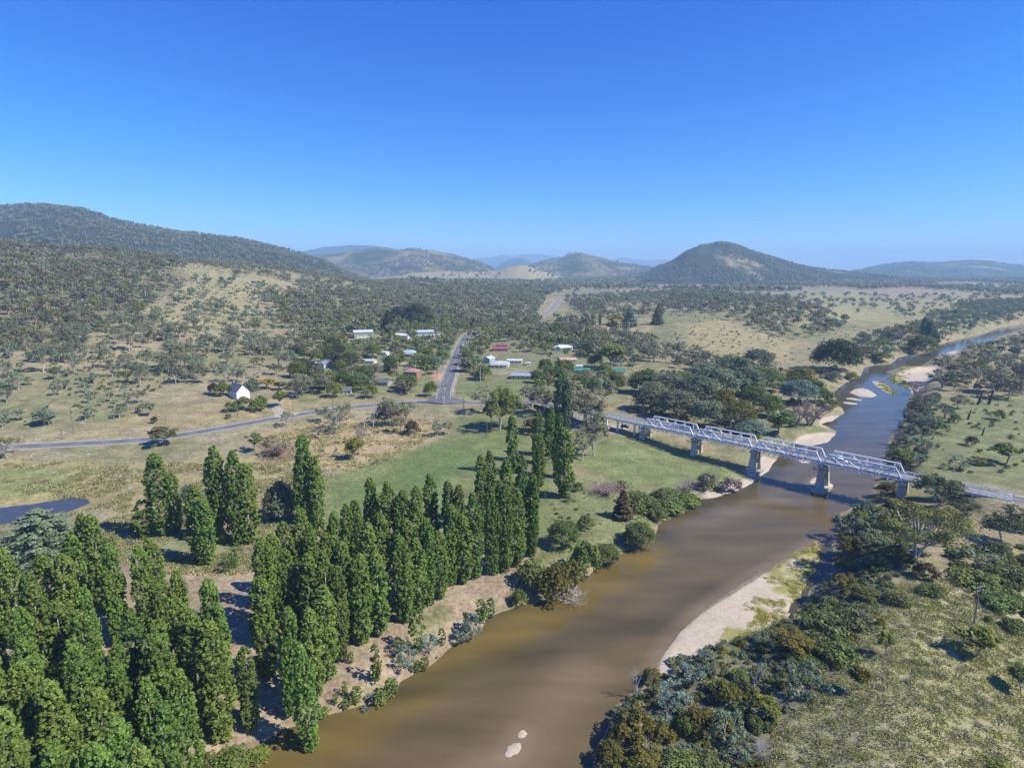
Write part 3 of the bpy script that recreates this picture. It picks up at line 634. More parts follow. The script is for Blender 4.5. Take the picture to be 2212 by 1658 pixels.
def poplar(h=25, Rr=2.3, seed=0, nq=19, nc=520, size=.21, spires=1):
    r_ = random.Random(seed); Vl = []
    sps = [(0, 0, 1.0, 1.0)] + [(math.cos(seed*2.1+k*2.4)*Rr*.62, math.sin(seed*2.1+k*2.4)*Rr*.62, r_.uniform(.70, .94), .66) for k in range(spires-1)]
    lean = r_.uniform(-.03, .03)*h
    for (ox, oy, hf, rf) in sps:
        for i in range(int(nc*hf*rf)):
            z = .035+.965*r_.random()**.9
            pr = min(1, (z+.05)/.36)**.5*max(0, 1-max(0, (z-.50)/.52)**3.2)**.7
            rr = Rr*rf*pr*(.92+.12*math.sin(z*17+seed+ox)+.07*math.sin(z*53+seed)); a = r_.random()*2*PI; q = rr*math.sqrt(r_.uniform(.3, 1))
            s = .165*Rr*r_.uniform(.7, 1.25)*(1-.35*z)
            Vl.append(clump((ox+lean*z*z+q*math.cos(a)*.93, oy+q*math.sin(a)*.93, z*h*hf), (s, s, s*2.1), nq, size, .45, .1))
    return crownmesh('poplar_crown', Vl, M['poplar'])
def limbs(mb, p, d_, L, r, depth, ends, rr, bend=.25):
    q = p + d_*L*.5 + Vector([rr.uniform(-1, 1)*L*bend*.4 for _ in range(3)]); e = p + d_*L + Vector([rr.uniform(-1, 1)*L*bend*.5 for _ in range(3)])
    mb.tube([p, q, e], [r, r*.8, r*.6], 5 if depth > 1 else 4, False)
    if depth <= 1: ends.append(e if depth == 0 else q)
    if depth == 0: return
    for k in range(rr.choice([2, 3])):
        a = rr.uniform(0, 2*PI); sp_ = rr.uniform(.35, .8)
        nd = (d_ + Vector((math.cos(a)*sp_, math.sin(a)*sp_, rr.uniform(-.1, .25)))).normalized()
        limbs(mb, e, nd, L*rr.uniform(.6, .85), r*.6, depth-1, ends, rr)
def gum(h=14, seed=0, spread=1.0, nq=42, size=.42, dense=1.0, depth=3, trunk='pale', leafm='gum', low=False):
    rr = random.Random(seed); mb = MB(); Vl = []
    nst = 1 if not low else 3; n = int((24 if depth == 3 else 13)*dense)
    zc, rz_, rxy = (.60, .36, .43*spread) if not low else (.48, .42, .5*spread)
    forks = []
    for _ in range(nst + (rr.random() < .4)):
        lx, ly = rr.uniform(-.10, .10)*h, rr.uniform(-.10, .10)*h
        a = Vector((rr.uniform(-.3, .3)*(nst > 1), 0, -.5)); b = Vector((lx*.5, ly*.5, h*.16)); c = Vector((lx, ly, h*rr.uniform(.26, .38)))
        mb.tube([a, b, c], [h*.026, h*.021, h*.016], 6, False); forks.append(c)
    lop = [rr.uniform(.75, 1.15) for _ in range(6)]
    for k in range(n):
        a = rr.random()*2*PI; e = math.asin(rr.uniform(-.55, .98)); q = rr.uniform(.5, .92)*lop[int(a/PI*3) % 6]
        c = Vector((math.cos(a)*math.cos(e)*rxy*h*q, math.sin(a)*math.cos(e)*rxy*h*q, h*zc + math.sin(e)*h*rz_*q))
        f = min(forks, key=lambda p: (p-c).length); m_ = f.lerp(c, .5) + Vector((rr.uniform(-1, 1), rr.uniform(-1, 1), -.4))*h*.03
        mb.tube([f, m_, c], [h*.010, h*.0065, h*.003], 4, False)
        r = h*.115*rr.uniform(.6, 1.3)*(1.0 if depth == 3 else 1.25)
        Vl.append(clump(c, (r, r, r*.72), int(nq*dense**.3), size, .5, .3, .5))
    return mb.mesh('trunk', M[trunk], True), crownmesh('gum_crown', Vl, M[leafm])
def bushy(h=4, w=5, seed=0, nc=34, nq=30, size=.28, flat=.8, m='green', spiky=0):
    rr = random.Random(seed); Vl = []
    for i in range(nc):
        a = rr.random()*2*PI; t = rr.random()**.7; e = math.asin(t); r = rr.uniform(.62, .9)
        c = (math.cos(a)*math.cos(e)*w/2*r, math.sin(a)*math.cos(e)*w/2*r, h*.22+math.sin(e)*h*.68*r)
        s = w*.15*rr.uniform(.6, 1.3)
        Vl.append(clump(c, (s, s, s*flat*(1+spiky)), nq, size, .5, .2))
    return crownmesh('bush_crown', Vl, M[m])
def conifer(h=12, w=6, seed=0, layers=13, m='dark', size=.35, droop=.15):
    rr = random.Random(seed); Vl = []
    for i in range(layers):
        t = i/(layers-1); z = h*(.08+.86*t); r = w/2*(1-t)**.75*rr.uniform(.8, 1.1)+.25; nb = max(4, int(10*(1-t)+4))
        for k in range(nb):
            a = 2*PI*(k+rr.random())/nb; q = r*rr.uniform(.45, .85)
            Vl.append(clump((q*math.cos(a), q*math.sin(a), z-q*droop), (r*.34, r*.34, h/layers*.38), 20, size, .5, .4))
    return crownmesh('conifer_crown', Vl, M[m])
def cedar(h=20, w=18, seed=0):
    rr = random.Random(seed); Vl = []; mb = MB(); mb.tube([(0, 0, -.5), (0, 0, h*.5), (.2, 0, h*.95)], [.6, .4, .1], 7)
    for i in range(15):
        t = i/14; z = h*(.07+.88*t); r = w/2*(1-.12*abs(t-.2))*math.sqrt(max(.04, 1-t**2.2)); nb = int(5+9*(1-t))
        for k in range(nb):
            a = 2*PI*(k+rr.random()*.8)/nb; L = r*rr.uniform(.75, 1.08)
            mb.tube([(0, 0, z), (L*.9*math.cos(a), L*.9*math.sin(a), z+L*.06)], [.12, .03], 4, False)
            for j in range(5):
                f = .3+.7*j/4; ss = L*.2*(1.15-.5*f)+.35
                Vl.append(clump((L*f*math.cos(a), L*f*math.sin(a), z+L*f*.06-.12*j), (ss, ss, .28), 26, .34, .35, .9))
    return mb.mesh('trunk', M['bark'], True), crownmesh('cedar_crown', Vl, M['cedar'])
def willow(h=9, w=10, seed=0):
    rr = random.Random(seed); Vl = []
    for i in range(150):
        a = rr.random()*2*PI; r = w/2*math.sqrt(rr.random()); zt = h*math.sqrt(max(.05, 1-(r/(w/2))**2*.75)); L = zt*rr.uniform(.4, .75); n = 26
        z = zt - L*rng.random(n); P = np.stack([r*math.cos(a)+rng.normal(0, .3, n), r*math.sin(a)+rng.normal(0, .3, n), z], 1)
        N = unit(np.stack([np.full(n, math.cos(a)), np.full(n, math.sin(a)), np.full(n, .5)], 1)+rng.normal(0, .4, (n, 3)))
        Vl.append(leafquads(P, N, .36*rng.uniform(.6, 1.2, n)))
    return crownmesh('willow_crown', Vl, M['willow'])
def bare(h=5, w=5, seed=0, m='twig', n=14, depth=3, thin=.010):
    rr = random.Random(seed); mb = MB(); ends = []
    for i in range(n):
        a = rr.random()*2*PI; s = rr.uniform(.1, .9)
        d0 = Vector((math.cos(a)*s*w/h*.6, math.sin(a)*s*w/h*.6, 1)).normalized()
        limbs(mb, Vector((math.cos(a)*.2, math.sin(a)*.2, -.2)), d0, h*.36, h*thin*1.6, depth, ends, rr, .4)
    zm = max(v[2] for v in mb.v); V = np.array(mb.v); V *= h/zm; mb.v = [tuple(v) for v in V]
    return mb.mesh('bare_branches', M[m])
def rockmesh(seed):
    rr = random.Random(seed); V = []; Fc = []
    n, k = 7, 5
    for i in range(k):
        e = PI*i/(k-1)
        for j in range(n):
            a = 2*PI*j/n; q = 1+rr.uniform(-.28, .22); V.append((math.sin(e)*math.cos(a)*q, math.sin(e)*math.sin(a)*q*.8, math.cos(e)*.55*q))
    for i in range(k-1):
        for j in range(n): Fc.append((i*n+j, (i+1)*n+j, (i+1)*n+(j+1) % n, i*n+(j+1) % n))
    me = bpy.data.meshes.new('rock'); me.from_pydata(V, [], Fc); me.materials.append(M['rock']); me.update(); return me

POP = [poplar(25, 2.1, 1), poplar(25, 2.3, 2, spires=2), poplar(25, 2.0, 3), poplar(25, 2.3, 4, spires=3), poplar(25, 2.2, 5), poplar(25, 2.2, 6, spires=2)]
SAP = [poplar(6, .8, 11, 16, 70, .13), poplar(6, .95, 12, 16, 80, .13, 2)]
tb = MB().tube([(0, 0, -.6), (.1, 0, 8), (-.1, .1, 16), (0, 0, 22)], [.3, .22, .14, .05], 7); POPTR = tb.mesh('trunk', M['bark'], True)
tb = MB().tube([(0, 0, -.3), (0, 0, 4.5)], [.07, .03], 5); SAPTR = tb.mesh('trunk', M['bark'], True)
GUM = [gum(14, 20+i, 1.0+.1*(i % 3), nq=76, size=.29) for i in range(5)]
GUMD = [gum(14, 40+i, 1.05, nq=70, dense=1.7, size=.29) for i in range(4)]
WAT = [gum(6, 60+i, 1.3, nq=30, size=.22, dense=1.7, depth=2, low=True, trunk='bark', leafm='wattle') for i in range(4)]
BUSH = [bushy(4, 5, 80+i, nq=56, size=.185) for i in range(4)]
BUSHS = [bushy(4, 3.6, 90+i, nc=26, spiky=1.2, nq=46, size=.165) for i in range(3)]
LOW = [bushy(1.6, 5, 100+i, nc=40, nq=44, size=.16, flat=.5, m='bramble') for i in range(3)]
ROUND = [gum(7, 110+i, 1.0, nq=60, size=.26, dense=1.8, depth=2, trunk='bark', leafm='green') for i in range(3)]
CON = [conifer(12, 6, 120), conifer(12, 5, 121)]
OAK = [bushy(14, 13, 210+i, nc=95, nq=84, size=.28, flat=.75) for i in range(4)]
BIGG = [gum(24, 7, 1.35, nq=105, size=.30, dense=2.9, leafm='bigolive')]
CED = cedar(); WIL = [willow(9, 10, 1), willow(9, 9, 2)]
BARE = [bare(5, 5, 130+i) for i in range(3)]; DEAD = [bare(7, 3, 140+i, 'snag', 3, 3, .012) for i in range(3)]
TANG = [bare(5, 8, 150, 'snag', 22, 3, .007)]
ROCKS = [rockmesh(i) for i in range(4)]
# light versions for farther trees (trunk and crown in one mesh)
def joined(tr, cr, name):
    a = np.array([v.co[:] for v in tr.vertices]); nb = len(a); bq = np.empty(len(cr.vertices)*3, np.float32); cr.vertices.foreach_get('co', bq); b = bq.reshape(-1, 3)
    f4 = [tuple(p.vertices) for p in tr.polygons if len(p.vertices) == 4]
    fb = np.arange(len(b)).reshape(-1, 4)+nb
    F4 = np.concatenate([np.array(f4), fb]); mi = np.concatenate([np.zeros(len(f4)), np.ones(len(fb))]).astype(np.int32)
    return fastmesh(name, np.concatenate([a, b]), F4, mats=[tr.materials[0], cr.materials[0]], mi4=mi)
MID = [joined(*gum(13, 160+i, 1.1, nq=13, size=.85, depth=2, dense=1.1), 'gum_tree') for i in range(6)]
MIDD = [joined(*gum(13, 170+i, 1.15, nq=15, size=.85, depth=2, dense=1.5, leafm='euc'), 'gum_tree') for i in range(4)]
FARC = []
for i in range(5):
    mb = MB(); mb.tube([(0, 0, -1), (0, 0, 5)], [.4, .3], 4, False)
    rr = random.Random(i); Vl = [clump((rr.uniform(-2.4, 2.4), rr.uniform(-2.4, 2.4), 6+rr.uniform(-2, 3)), (2.6, 2.6, 1.9), 11, 1.5, .5, .3) for _ in range(7)]
    FARC.append(joined(mb.mesh('t', M['bark']), crownmesh('c', Vl, M['gum'] if i < 3 else M['euc'] if i == 3 else M['wattle']), 'distant_tree'))
SCR = [bushy(1.2, 1.8, 190+i, nc=7, nq=9, size=.35) for i in range(3)]

def setmat(o, m):
    i = len(o.material_slots)-1
    o.material_slots[i].link = 'OBJECT'; o.material_slots[i].material = M[m]
def dims(v):
    me = v[1] if isinstance(v, tuple) else v
    a = np.empty(len(me.vertices)*3, np.float32); me.vertices.foreach_get('co', a); a = a.reshape(-1, 3)
    return float(np.percentile(np.hypot(a[:, 0], a[:, 1]), 93)*2), float(np.percentile(a[:, 2], 99))
DIM = {}
plants = []
KIND = {  # family: (trunk/crown list, natural height, natural width, default leaf, name, category)
 'gum': (GUM, 14, 11, 'gum', 'gum_tree', 'tree'), 'euc': (GUMD, 14, 12, 'euc', 'gum_tree', 'tree'), 'round': (ROUND, 7, 6, 'green', 'round_tree', 'tree'),
 'wattle': (WAT, 6, 8, 'wattle', 'wattle', 'tree'), 'bush': (BUSH, 4, 5.2, 'green', 'shrub', 'shrub'), 'spiky': (BUSHS, 4.4, 3.9, 'green', 'upright_shrub', 'shrub'),
 'oak': (OAK, 14, 13, 'green', 'leafy_tree', 'tree'), 'big': (BIGG, 24, 25, 'bigolive', 'gum_tree', 'tree'),
 'low': (LOW, 1.7, 5.2, 'bramble', 'bramble_thicket', 'shrub'), 'con': (CON, 12, 6.5, 'dark', 'conifer_tree', 'tree'), 'cedar': ([CED], 20, 18, 'cedar', 'cedar_tree', 'tree'),
 'willow': (WIL, 9, 10, 'willow', 'willow_tree', 'tree'), 'bare': (BARE, 5, 6, 'twig', 'bare_shrub', 'shrub'), 'dead': (DEAD, 7, 4, 'snag', 'dead_tree', 'tree'),
 'tangle': (TANG, 5, 9, 'snag', 'fallen_branches', 'branches'), 'pop': (POP, 25, 5, 'poplar', 'poplar_tree', 'tree'), 'sap': (SAP, 6, 1.8, 'poplar', 'poplar_sapling', 'tree')}
cnt = {}
def plant_at(kind, X, Y, Z, hm, wm, label, leafm=None, group=None, sink=.1):
    fam, nh, nw, dm, name, cat = KIND[kind]; cnt[kind] = cnt.get(kind, 0)+1
    v = fam[(cnt[kind]*7+cnt[kind]//3) % len(fam)]; rz = random.uniform(0, 2*PI)
    if id(v) not in DIM: DIM[id(v)] = dims(v)
    nw, nh = DIM[id(v)]
    sc = (wm/nw, wm/nw, hm/nh); loc = (X, Y, Z-sink)
    if kind == 'pop': v = (POPTR, v)
    if kind == 'sap': v = (SAPTR, v)
    if isinstance(v, tuple):
        e = thing(name, label, cat, loc, rz, group); e.scale = sc
        link('trunk', v[0], e); c = link('crown', v[1], e)
        if leafm and leafm != dm: setmat(c, leafm)
    else:
        e = link(name, v, None, loc, rz, sc); tag(e, label, cat, group)
        if leafm and leafm != dm: setmat(e, leafm)
    plants.append((X, Y, wm)); return e
def plant(kind, x, y, w, h, label, leafm=None, group=None):
    if x > 1290 and y > 1120 and kind not in ('big', 'round', 'dead', 'tangle'): w *= .86; h *= .82
    X, Y, Z = hit(x, y); t = Y*cp - (Z-H)*sp; dep = math.atan2(H-Z, math.hypot(X, Y))
    wm = w*t/F; hm = (h - w*.35*math.sin(dep))*t/F/math.cos(dep) if h > w*.5 else h*t/F
    return plant_at(kind, X, Y, Z, max(hm, .35), wm, label, leafm, group)


# ---------------------------------------------------------------- the bridge
def build_bridge():
    ang = math.atan2(BDIR.y, BDIR.x)
    t = thing('truss_bridge', 'long white timber truss bridge on concrete piers across the brown river', 'bridge', (BP1.x, BP1.y, 0), ang)
    L4 = 4*BSPAN; WB = M['bridge_white']; HW = 3.35; ZB = DZ-.75; ZT = DZ+3.5; NP = 6; PN = BSPAN/NP; UN = [0, 2.5, 8.0, 13.65, 19.3, 24.8, 27.3]
    dk = MB(); dk.box((L4/2, 0, DZ-.14), (L4, 5.9, .22)); dk.obj('deck', M['deck'], t)
    for s in (-1, 1): MB().box((L4/2, s*2.75, DZ+.12), (L4, .22, .26)).obj('kerb', WB, t)
    for s in (-1, 1):          # handrails inside the trusses
        r = MB()
        for zz_ in (.55, 1.0): r.box((L4/2, s*2.95, DZ+zz_), (L4, .09, .16))
        r.obj('handrail', WB, t)
    lib = {}
    def piece(key, name, mk):
        if key not in lib: lib[key] = mk().mesh(name, WB)
        return lib[key]
    for sp_ in range(4):
        u0 = sp_*BSPAN
        for s in (-1, 1):
            w = s*HW
            def put(key, name, mk): link(name, piece(key, name, mk), t, (u0, w, 0))
            g = .25
            put('bc', 'bottom_chord', lambda: MB().box((BSPAN/2, -.14, ZB), (BSPAN-2*g, .14, .36)).box((BSPAN/2, .14, ZB), (BSPAN-2*g, .14, .36)))
            put('tc', 'top_chord', lambda: MB().box((BSPAN/2, 0, ZT), (BSPAN-2*UN[1]+.4, .50, .46)))
            put('ep0', 'end_post', lambda: MB().bar((g+.1, 0, ZB+.1), (UN[1], 0, ZT-.05), .46, .46, (0, 1, 0)))
            put('ep1', 'end_post', lambda: MB().bar((BSPAN-g-.1, 0, ZB+.1), (UN[5], 0, ZT-.05), .46, .46, (0, 1, 0)))
            for i, (a, b) in enumerate([(1, 2), (2, 3), (5, 4), (4, 3)]):
                put(('d', i), 'diagonal', lambda: MB().bar((UN[a], 0, ZT-.2), (UN[b], 0, ZB+.2), .34, .34, (0, 1, 0)))
            for i in range(1, 6):
                put(('v', i), 'tension_rod', lambda: MB().box((UN[i]-.12, 0, (ZT+ZB)/2), (.09, .09, ZT-ZB-.4)).box((UN[i]+.12, 0, (ZT+ZB)/2), (.09, .09, ZT-ZB-.4)))
                put(('o', i, s), 'sway_brace', lambda: MB().bar((i*PN+.3, s*1.75, ZB-.35), (i*PN+.3, s*.2, ZT-.1), .26, .26, (1, 0, 0)))
        for i in range(13):
            u = u0 + i*BSPAN/12
            long_ = i % 2 == 0 and 0 < i < 12
            if i == 12 and sp_ < 3: continue
            k = ('cg', long_)
            link('cross_girder', piece(k, 'cross_girder', lambda: MB().box((0, 0, ZB-.38), (.26, 10.9 if long_ else 8.0, .34))), t, (u, 0, 0))
        for j, w in enumerate((-2, -1, 0, 1, 2)):
            link('stringer', piece('st', 'stringer', lambda: MB().box((BSPAN/2, 0, ZB+.1), (BSPAN-.1, .16, .34))), t, (u0, w*1.05, .13))
        br = MB()
        for i in range(6): br.bar((u0+i*PN, HW*(1 if i % 2 else -1), ZB-.62), (u0+(i+1)*PN, HW*(-1 if i % 2 else 1), ZB-.62), .08)
        br.obj('wind_brace', M['steel'], t)
    # piers
    piers = [(0, 4.9, .2, 1.0), (1, 1.2, .3, 1.0), (2, .4, 1.2, 1.25), (3, -1.2, 2.4, 1.3), (4, 3.6, .3, 1.0)]
    for i, zb, slab, kx in piers:
        u = i*BSPAN; top = ZB-.75; p = MB()
        for s in (-1, 1):         # two tapering columns
            a, b = (1.25*kx, .85), (1.0, .62)
            V = []
            for z, (lx, ly), off in ((zb+slab-.1, a, .75), (top-.9, b, 0)):
                for q, r in ((-1, -1), (1, -1), (1, 1), (-1, 1)): V.append((u+q*lx, s*(2.7+off)+r*ly, z))
            p.add(V, [(3, 2, 1, 0), (4, 5, 6, 7), (0, 1, 5, 4), (1, 2, 6, 5), (2, 3, 7, 6), (3, 0, 4, 7)])
        po = p.obj('pier', M['conc'], t)
        MB().box((u, 0, top-.45), (2.6, 8.4, .9)).obj('crosshead', M['conc'], po)
        hgt = top-.9-(zb+slab)
        webs = [(.50, 1.0)] if hgt < 6 else [(.58, 1.0), (.10, .34)]
        for f0, f1 in webs:       # web walls pierced by a round opening
            z0 = zb+slab+hgt*f0; z1 = zb+slab+hgt*f1; zc_ = (z0+z1)/2 - (hgt*.05); r0 = min((z1-z0)*.36, 1.35); n = 24; Vf = []; 
            for k in range(n):
                th = 2*PI*k/n; c, s_ = math.cos(th), math.sin(th); m_ = max(abs(c)/2.35, abs(s_)/((z1-z0)/2))
                Vf.append(((c*r0, s_*r0), (c/m_, s_/m_)))
            V = []; Fq = []
            for x_ in (-.3, .3):
                for (a_, b_) in Vf: V += [(u+x_, a_[0], (z0+z1)/2+a_[1]), (u+x_, b_[0], (z0+z1)/2+b_[1])]
            for k in range(n):
                q = (k+1) % n; i0, o0, i1, o1 = 2*k, 2*k+1, 2*q, 2*q+1; N2 = 2*n
                Fq += [(i0, o0, o1, i1), (N2+i0, N2+i1, N2+o1, N2+o0), (i0, i1, N2+i1, N2+i0), (o0, N2+o0, N2+o1, o1)]
            MB().add(V, Fq).obj('web_wall', M['conc'], po)
        if slab > 1: # pointed footing
            MB().prism([(u-2.6, -5.6), (u, -7.6), (u+2.6, -5.6), (u+2.6, 5.6), (u, 7.6), (u-2.6, 5.6)], 2, zb-1, zb+slab).obj('footing', M['conc'], po)
        if i in (1, 3):
            w = MB()
            for s in (-1, 1):
                w.box((u, s*5.4, top-.5), (5.4, .06, .06)); w.box((u, s*5.4, top-1.1), (5.4, .06, .06))
                for q in range(10): w.box((u-2.6+q*.58, s*5.4, top-1.0), (.05, .05, 1.1))
            w.box((u, 5.0, top-1.5), (5.4, .9, .08)); w.box((u, -5.0, top-1.5), (5.4, .9, .08))
            w.obj('work_platform', M['steel'], po)
    # approaches
    for (a, b, n, zb) in ((APP_L, 0, 4, 6.5), (L4, APP_R, 3, 5.0)):
        MB().box(((a+b)/2, 0, DZ-.14), (b-a, 6.6, .26)).obj('approach_deck', M['deck'], t)
        for s in (-1, 1):
            MB().box(((a+b)/2, s*3.15, DZ-.42), (b-a, .3, .8)).obj('fascia_beam', WB, t)
            for zz_ in (.45, .8, 1.15): MB().box(((a+b)/2, s*3.3, DZ+zz_), (b-a, .09, .14)).obj('rail', WB, t)
            ns_ = int((b-a)/2.2)
            for k in range(ns_+1):
                link('rail_post', piece('rp', 'rail_post', lambda: MB().box((0, 0, DZ+.55), (.16, .16, 1.25))), t, (a+(b-a)*k/ns_, s*3.42, 0))
        for k in range(0, n):
            u = a+(b-a)*(k+.5)/n if a < 0 else a+(b-a)*(k+1)/n
            for s in (-1, 1): link('trestle_column', piece('tcx', 'trestle_column', lambda: MB().box((0, 0, DZ-5), (.75, .75, 8.4))), t, (u, s*2.4, 0))
            link('headstock', piece('hs', 'headstock', lambda: MB().box((0, 0, DZ-1.05), (.8, 6.6, .5))), t, (u, 0, 0))
    return t
bridge = build_bridge()

# ---------------------------------------------------------------- buildings
FOOT = []
def frame(x, y, zoff=0): X, Y, Z = hit(x, y); return X, Y, Z+zoff, (Y*cp - (Z-H)*sp)/F
def roof_part(t, w, d, z, rise, kind, m, eave=.5, name='roof'):
    W2, D2 = w/2+eave, d/2+eave; th = .12; b = MB()
    if kind == 'gable':
        b.prism([(-D2, z), (0, z+rise), (D2, z), (D2, z-th), (0, z+rise-th), (-D2, z-th)], 0, -W2, W2)
    elif kind == 'skillion':
        b.prism([(-D2, z), (D2, z+rise), (D2, z+rise-th), (-D2, z-th)], 0, -W2, W2)
    else:
        r = max(.2, W2-D2)
        V = [(-W2, -D2, z), (W2, -D2, z), (W2, D2, z), (-W2, D2, z), (-r, 0, z+rise), (r, 0, z+rise), (-W2, -D2, z-th), (W2, -D2, z-th), (W2, D2, z-th), (-W2, D2, z-th)]
        b.add(V, [(0, 1, 5, 4), (1, 2, 5), (2, 3, 4, 5), (3, 0, 4), (0, 6, 7, 1), (1, 7, 8, 2), (2, 8, 9, 3), (3, 9, 6, 0), (9, 8, 7, 6)])
    return b.obj(name, m, t)
def windows(t, w, d, z0, n, wh=1.2, ww=1.1, door=True, side=1, fcol=(.75, .75, .73)):
    slots = [(-w/2 + w*(i+.5)/n) for i in range(n)]
    fm = paint(fcol)
    for i, u in enumerate(slots):
        if door and i == n//2:
            q = MB().box((u, -d/2-.03, z0+1.0), (.9, .1, 2.0)).obj('door', paint((.25, .2, .17)), t); MB().box((u+.3, -d/2-.1, z0+1.0), (.08, .06, .08)).obj('handle', M['chrome'], q); continue
        f = MB().box((u, -d/2-.03, z0+1.55), (ww+.2, .08, wh+.2)).obj('window', fm, t); MB().box((u, -d/2-.07, z0+1.55), (ww, .05, wh)).obj('pane', M['glass'], f)
    for s in (-1, 1):
        f = MB().box((s*(w/2+.03), 0, z0+1.55), (.08, ww+.2, wh+.2)).obj('window', fm, t); MB().box((s*(w/2+.07), 0, z0+1.55), (.05, ww, wh)).obj('pane', M['glass'], f)
def house(x, y, wpx, d, h, rise, kind, rz, wall, roof, label, cat='house', name='house', nwin=3, chim=0, veranda=0, wing=0, doors=0, loc=None, wm=None):
    X, Y, Z, mpp = frame(x, y); w = wm or wpx*mpp
    Y += d/2*math.cos(rz)
    t = thing(name, label, cat, (X, Y, Z-.1), rz); FOOT.append((X, Y, max(w, d)/2+2.0)); wmm = paint(wall)
    body = MB().box((0, 0, h/2-.4), (w, d, h+.8))
    if kind == 'gable':
        for s in (-1, 1): body.prism([(-d/2, h-.02), (0, h+rise-.12), (d/2, h-.02)], 0, s*(w/2)-.05*s, s*(w/2))
    body.obj('wall', wmm, t)
    rm = roofm(roof); r = roof_part(t, w, d, h, rise, kind, rm)
    MB().box((0, 0, h+rise+.04), (max(.5, w-d*.6 if kind == 'hip' else w+.8), .3, .08)).obj('ridge_cap', rm, r) if kind != 'skillion' else None
    for s in (-1, 1): MB().box((0, s*(d/2+.52), h-.05) if kind != 'skillion' else (0, s*(d/2+.52), h-.05+(rise if s > 0 else 0)), (w+1.0, .12, .14)).obj('gutter', paint((.6, .6, .6)), r)
    if doors:
        for i in range(doors):
            u = -w/2 + w*(i+.5)/doors; q = MB().box((u, -d/2-.04, min(h-.3, 2.4)/2), (w/doors*.75, .1, min(h-.3, 2.4))).obj('roller_door', paint((.62, .56, .45)), t)
    elif nwin: windows(t, w, d, 0 if h < 4.5 else h-2.8, nwin)
    for i in range(chim): MB().box((w*(-.2+.45*i), d*.12, h+rise*.75+.4), (.8, .8, 1.8)).obj('chimney', paint((.35, .16, .11)), r)
    if veranda:
        v = MB().prism([(-d/2-2.4, h-.75), (-d/2, h-.25), (-d/2, h-.35), (-d/2-2.4, h-.85)], 0, -w/2*.95, w/2*.95).obj('veranda_roof', rm, t)
        for i in range(5): MB().box((-w/2*.9+w*.9*i/4, -d/2-2.3, (h-.9)/2), (.12, .12, h-.9)).obj('post', paint((.75, .75, .73)), t)
    if wing:
        MB().box((w*.25*wing, -d/2-1.8, h*.46-.3), (w*.4, 3.6, h*.92+.6)).obj('wing', wmm, t)
        rw = MB().prism([(w*.25*wing-w*.24, h*.92), (w*.25*wing, h*.92+rise*.8), (w*.25*wing+w*.24, h*.92), (w*.25*wing+w*.24, h*.92-.1), (w*.25*wing, h*.92+rise*.8-.1), (w*.25*wing-w*.24, h*.92-.1)], 1, -d/2-4.0, 0).obj('wing_roof', rm, t)
        f = MB().box((w*.25*wing, -d/2-3.63, h*.5), (1.5, .08, 1.3)).obj('window', paint((.75, .75, .73)), t); MB().box((w*.25*wing, -d/2-3.68, h*.5), (1.2, .05, 1.0)).obj('pane', M['glass'], f)
    return t
# the church: white gable end towards the river, grey roof, belfry cross
def church():
    X, Y, Z, mpp = frame(522, 861); w, d, h, rise = 7.6, 12.5, 4.6, 4.0
    t = thing('church', 'small white church with steep slate grey roof beside the road bend', 'church', (X-3.5, Y+4.2, Z-.1), R(48)); FOOT.append((X, Y+5, 9))
    wm = M['white']
    MB().box((0, 0, h/2-.4), (w, d, h+.8)).prism([(-w/2, h-.02), (0, h+rise-.1), (w/2, h-.02)], 1, -d/2, -d/2+.2).prism([(-w/2, h-.02), (0, h+rise-.1), (w/2, h-.02)], 1, d/2-.2, d/2).obj('wall', wm, t)
    rm = roofm((.13, .14, .16)); e = .35; th = .15
    r = MB().prism([(-w/2-e, h-.35), (0, h+rise), (w/2+e, h-.35), (w/2+e, h-.35-th), (0, h+rise-th), (-w/2-e, h-.35-th)], 1, -d/2-.25, d/2+.25).obj('roof', rm, t)
    MB().box((0, -d/2-.1, h+rise+.5), (.12, .12, 1.0)).box((0, -d/2-.1, h+rise+.62), (.6, .12, .12)).obj('cross', wm, r)
    MB().box((0, d/2-1.2, h+rise+.35), (.5, .5, 1.0)).obj('chimney', paint((.5, .5, .5)), r)
    for s in (-1, 1):
        for k in range(3):
            yk = -d/2+2.2+k*3.9
            f = MB().box((s*(w/2+.03), yk, 2.5), (.08, 1.1, 2.3)).obj('window', paint((.6, .6, .6)), t); MB().box((s*(w/2+.07), yk, 2.5), (.05, .85, 2.0)).obj('pane', M['glass'], f)
    MB().box((w/2+1.2, d/2-2.2, 1.3), (2.4, 3, 3)).obj('porch', wm, t); MB().prism([(d/2-3.9, 2.9), (d/2-2.2, 4.2), (d/2-.5, 2.9)], 0, w/2, w/2+2.6).obj('porch_roof', rm, t)
church()
cream, whitec, lblue = (.66, .60, .46), (.74, .74, .72), (.42, .52, .58)
house(700, 792, 27, 9, 2.9, 1.7, 'hip', R(-18), whitec, (.23, .27, .32), 'white cottage with blue-grey hip roof at the left end of the village', wing=1)
house(796, 786, 26, 8, 2.6, 1.1, 'gable', R(-6), cream, (.52, .52, .50), 'cream double garage with grey roof behind dark garden trees', 'garage', 'garage', doors=2)
house(829, 768, 15, 7, 3.0, 1.0, 'gable', R(-15), whitec, (.50, .54, .55), 'tiny white flat with grey roof next to the green-roofed house', nwin=2)
house(832, 777, 11, 4, 2.2, .3, 'skillion', R(-10), (.5, .52, .5), (.05, .15, .11), 'small shed with dark green sloping roof below the white flat', 'shed', 'shed', nwin=0, doors=1)
house(882, 769, 34, 11, 3.1, 2.3, 'hip', R(-22), (.50, .62, .62), (.40, .52, .44), 'pale blue house with pale green hip roof and front veranda', veranda=1, nwin=5, chim=1)
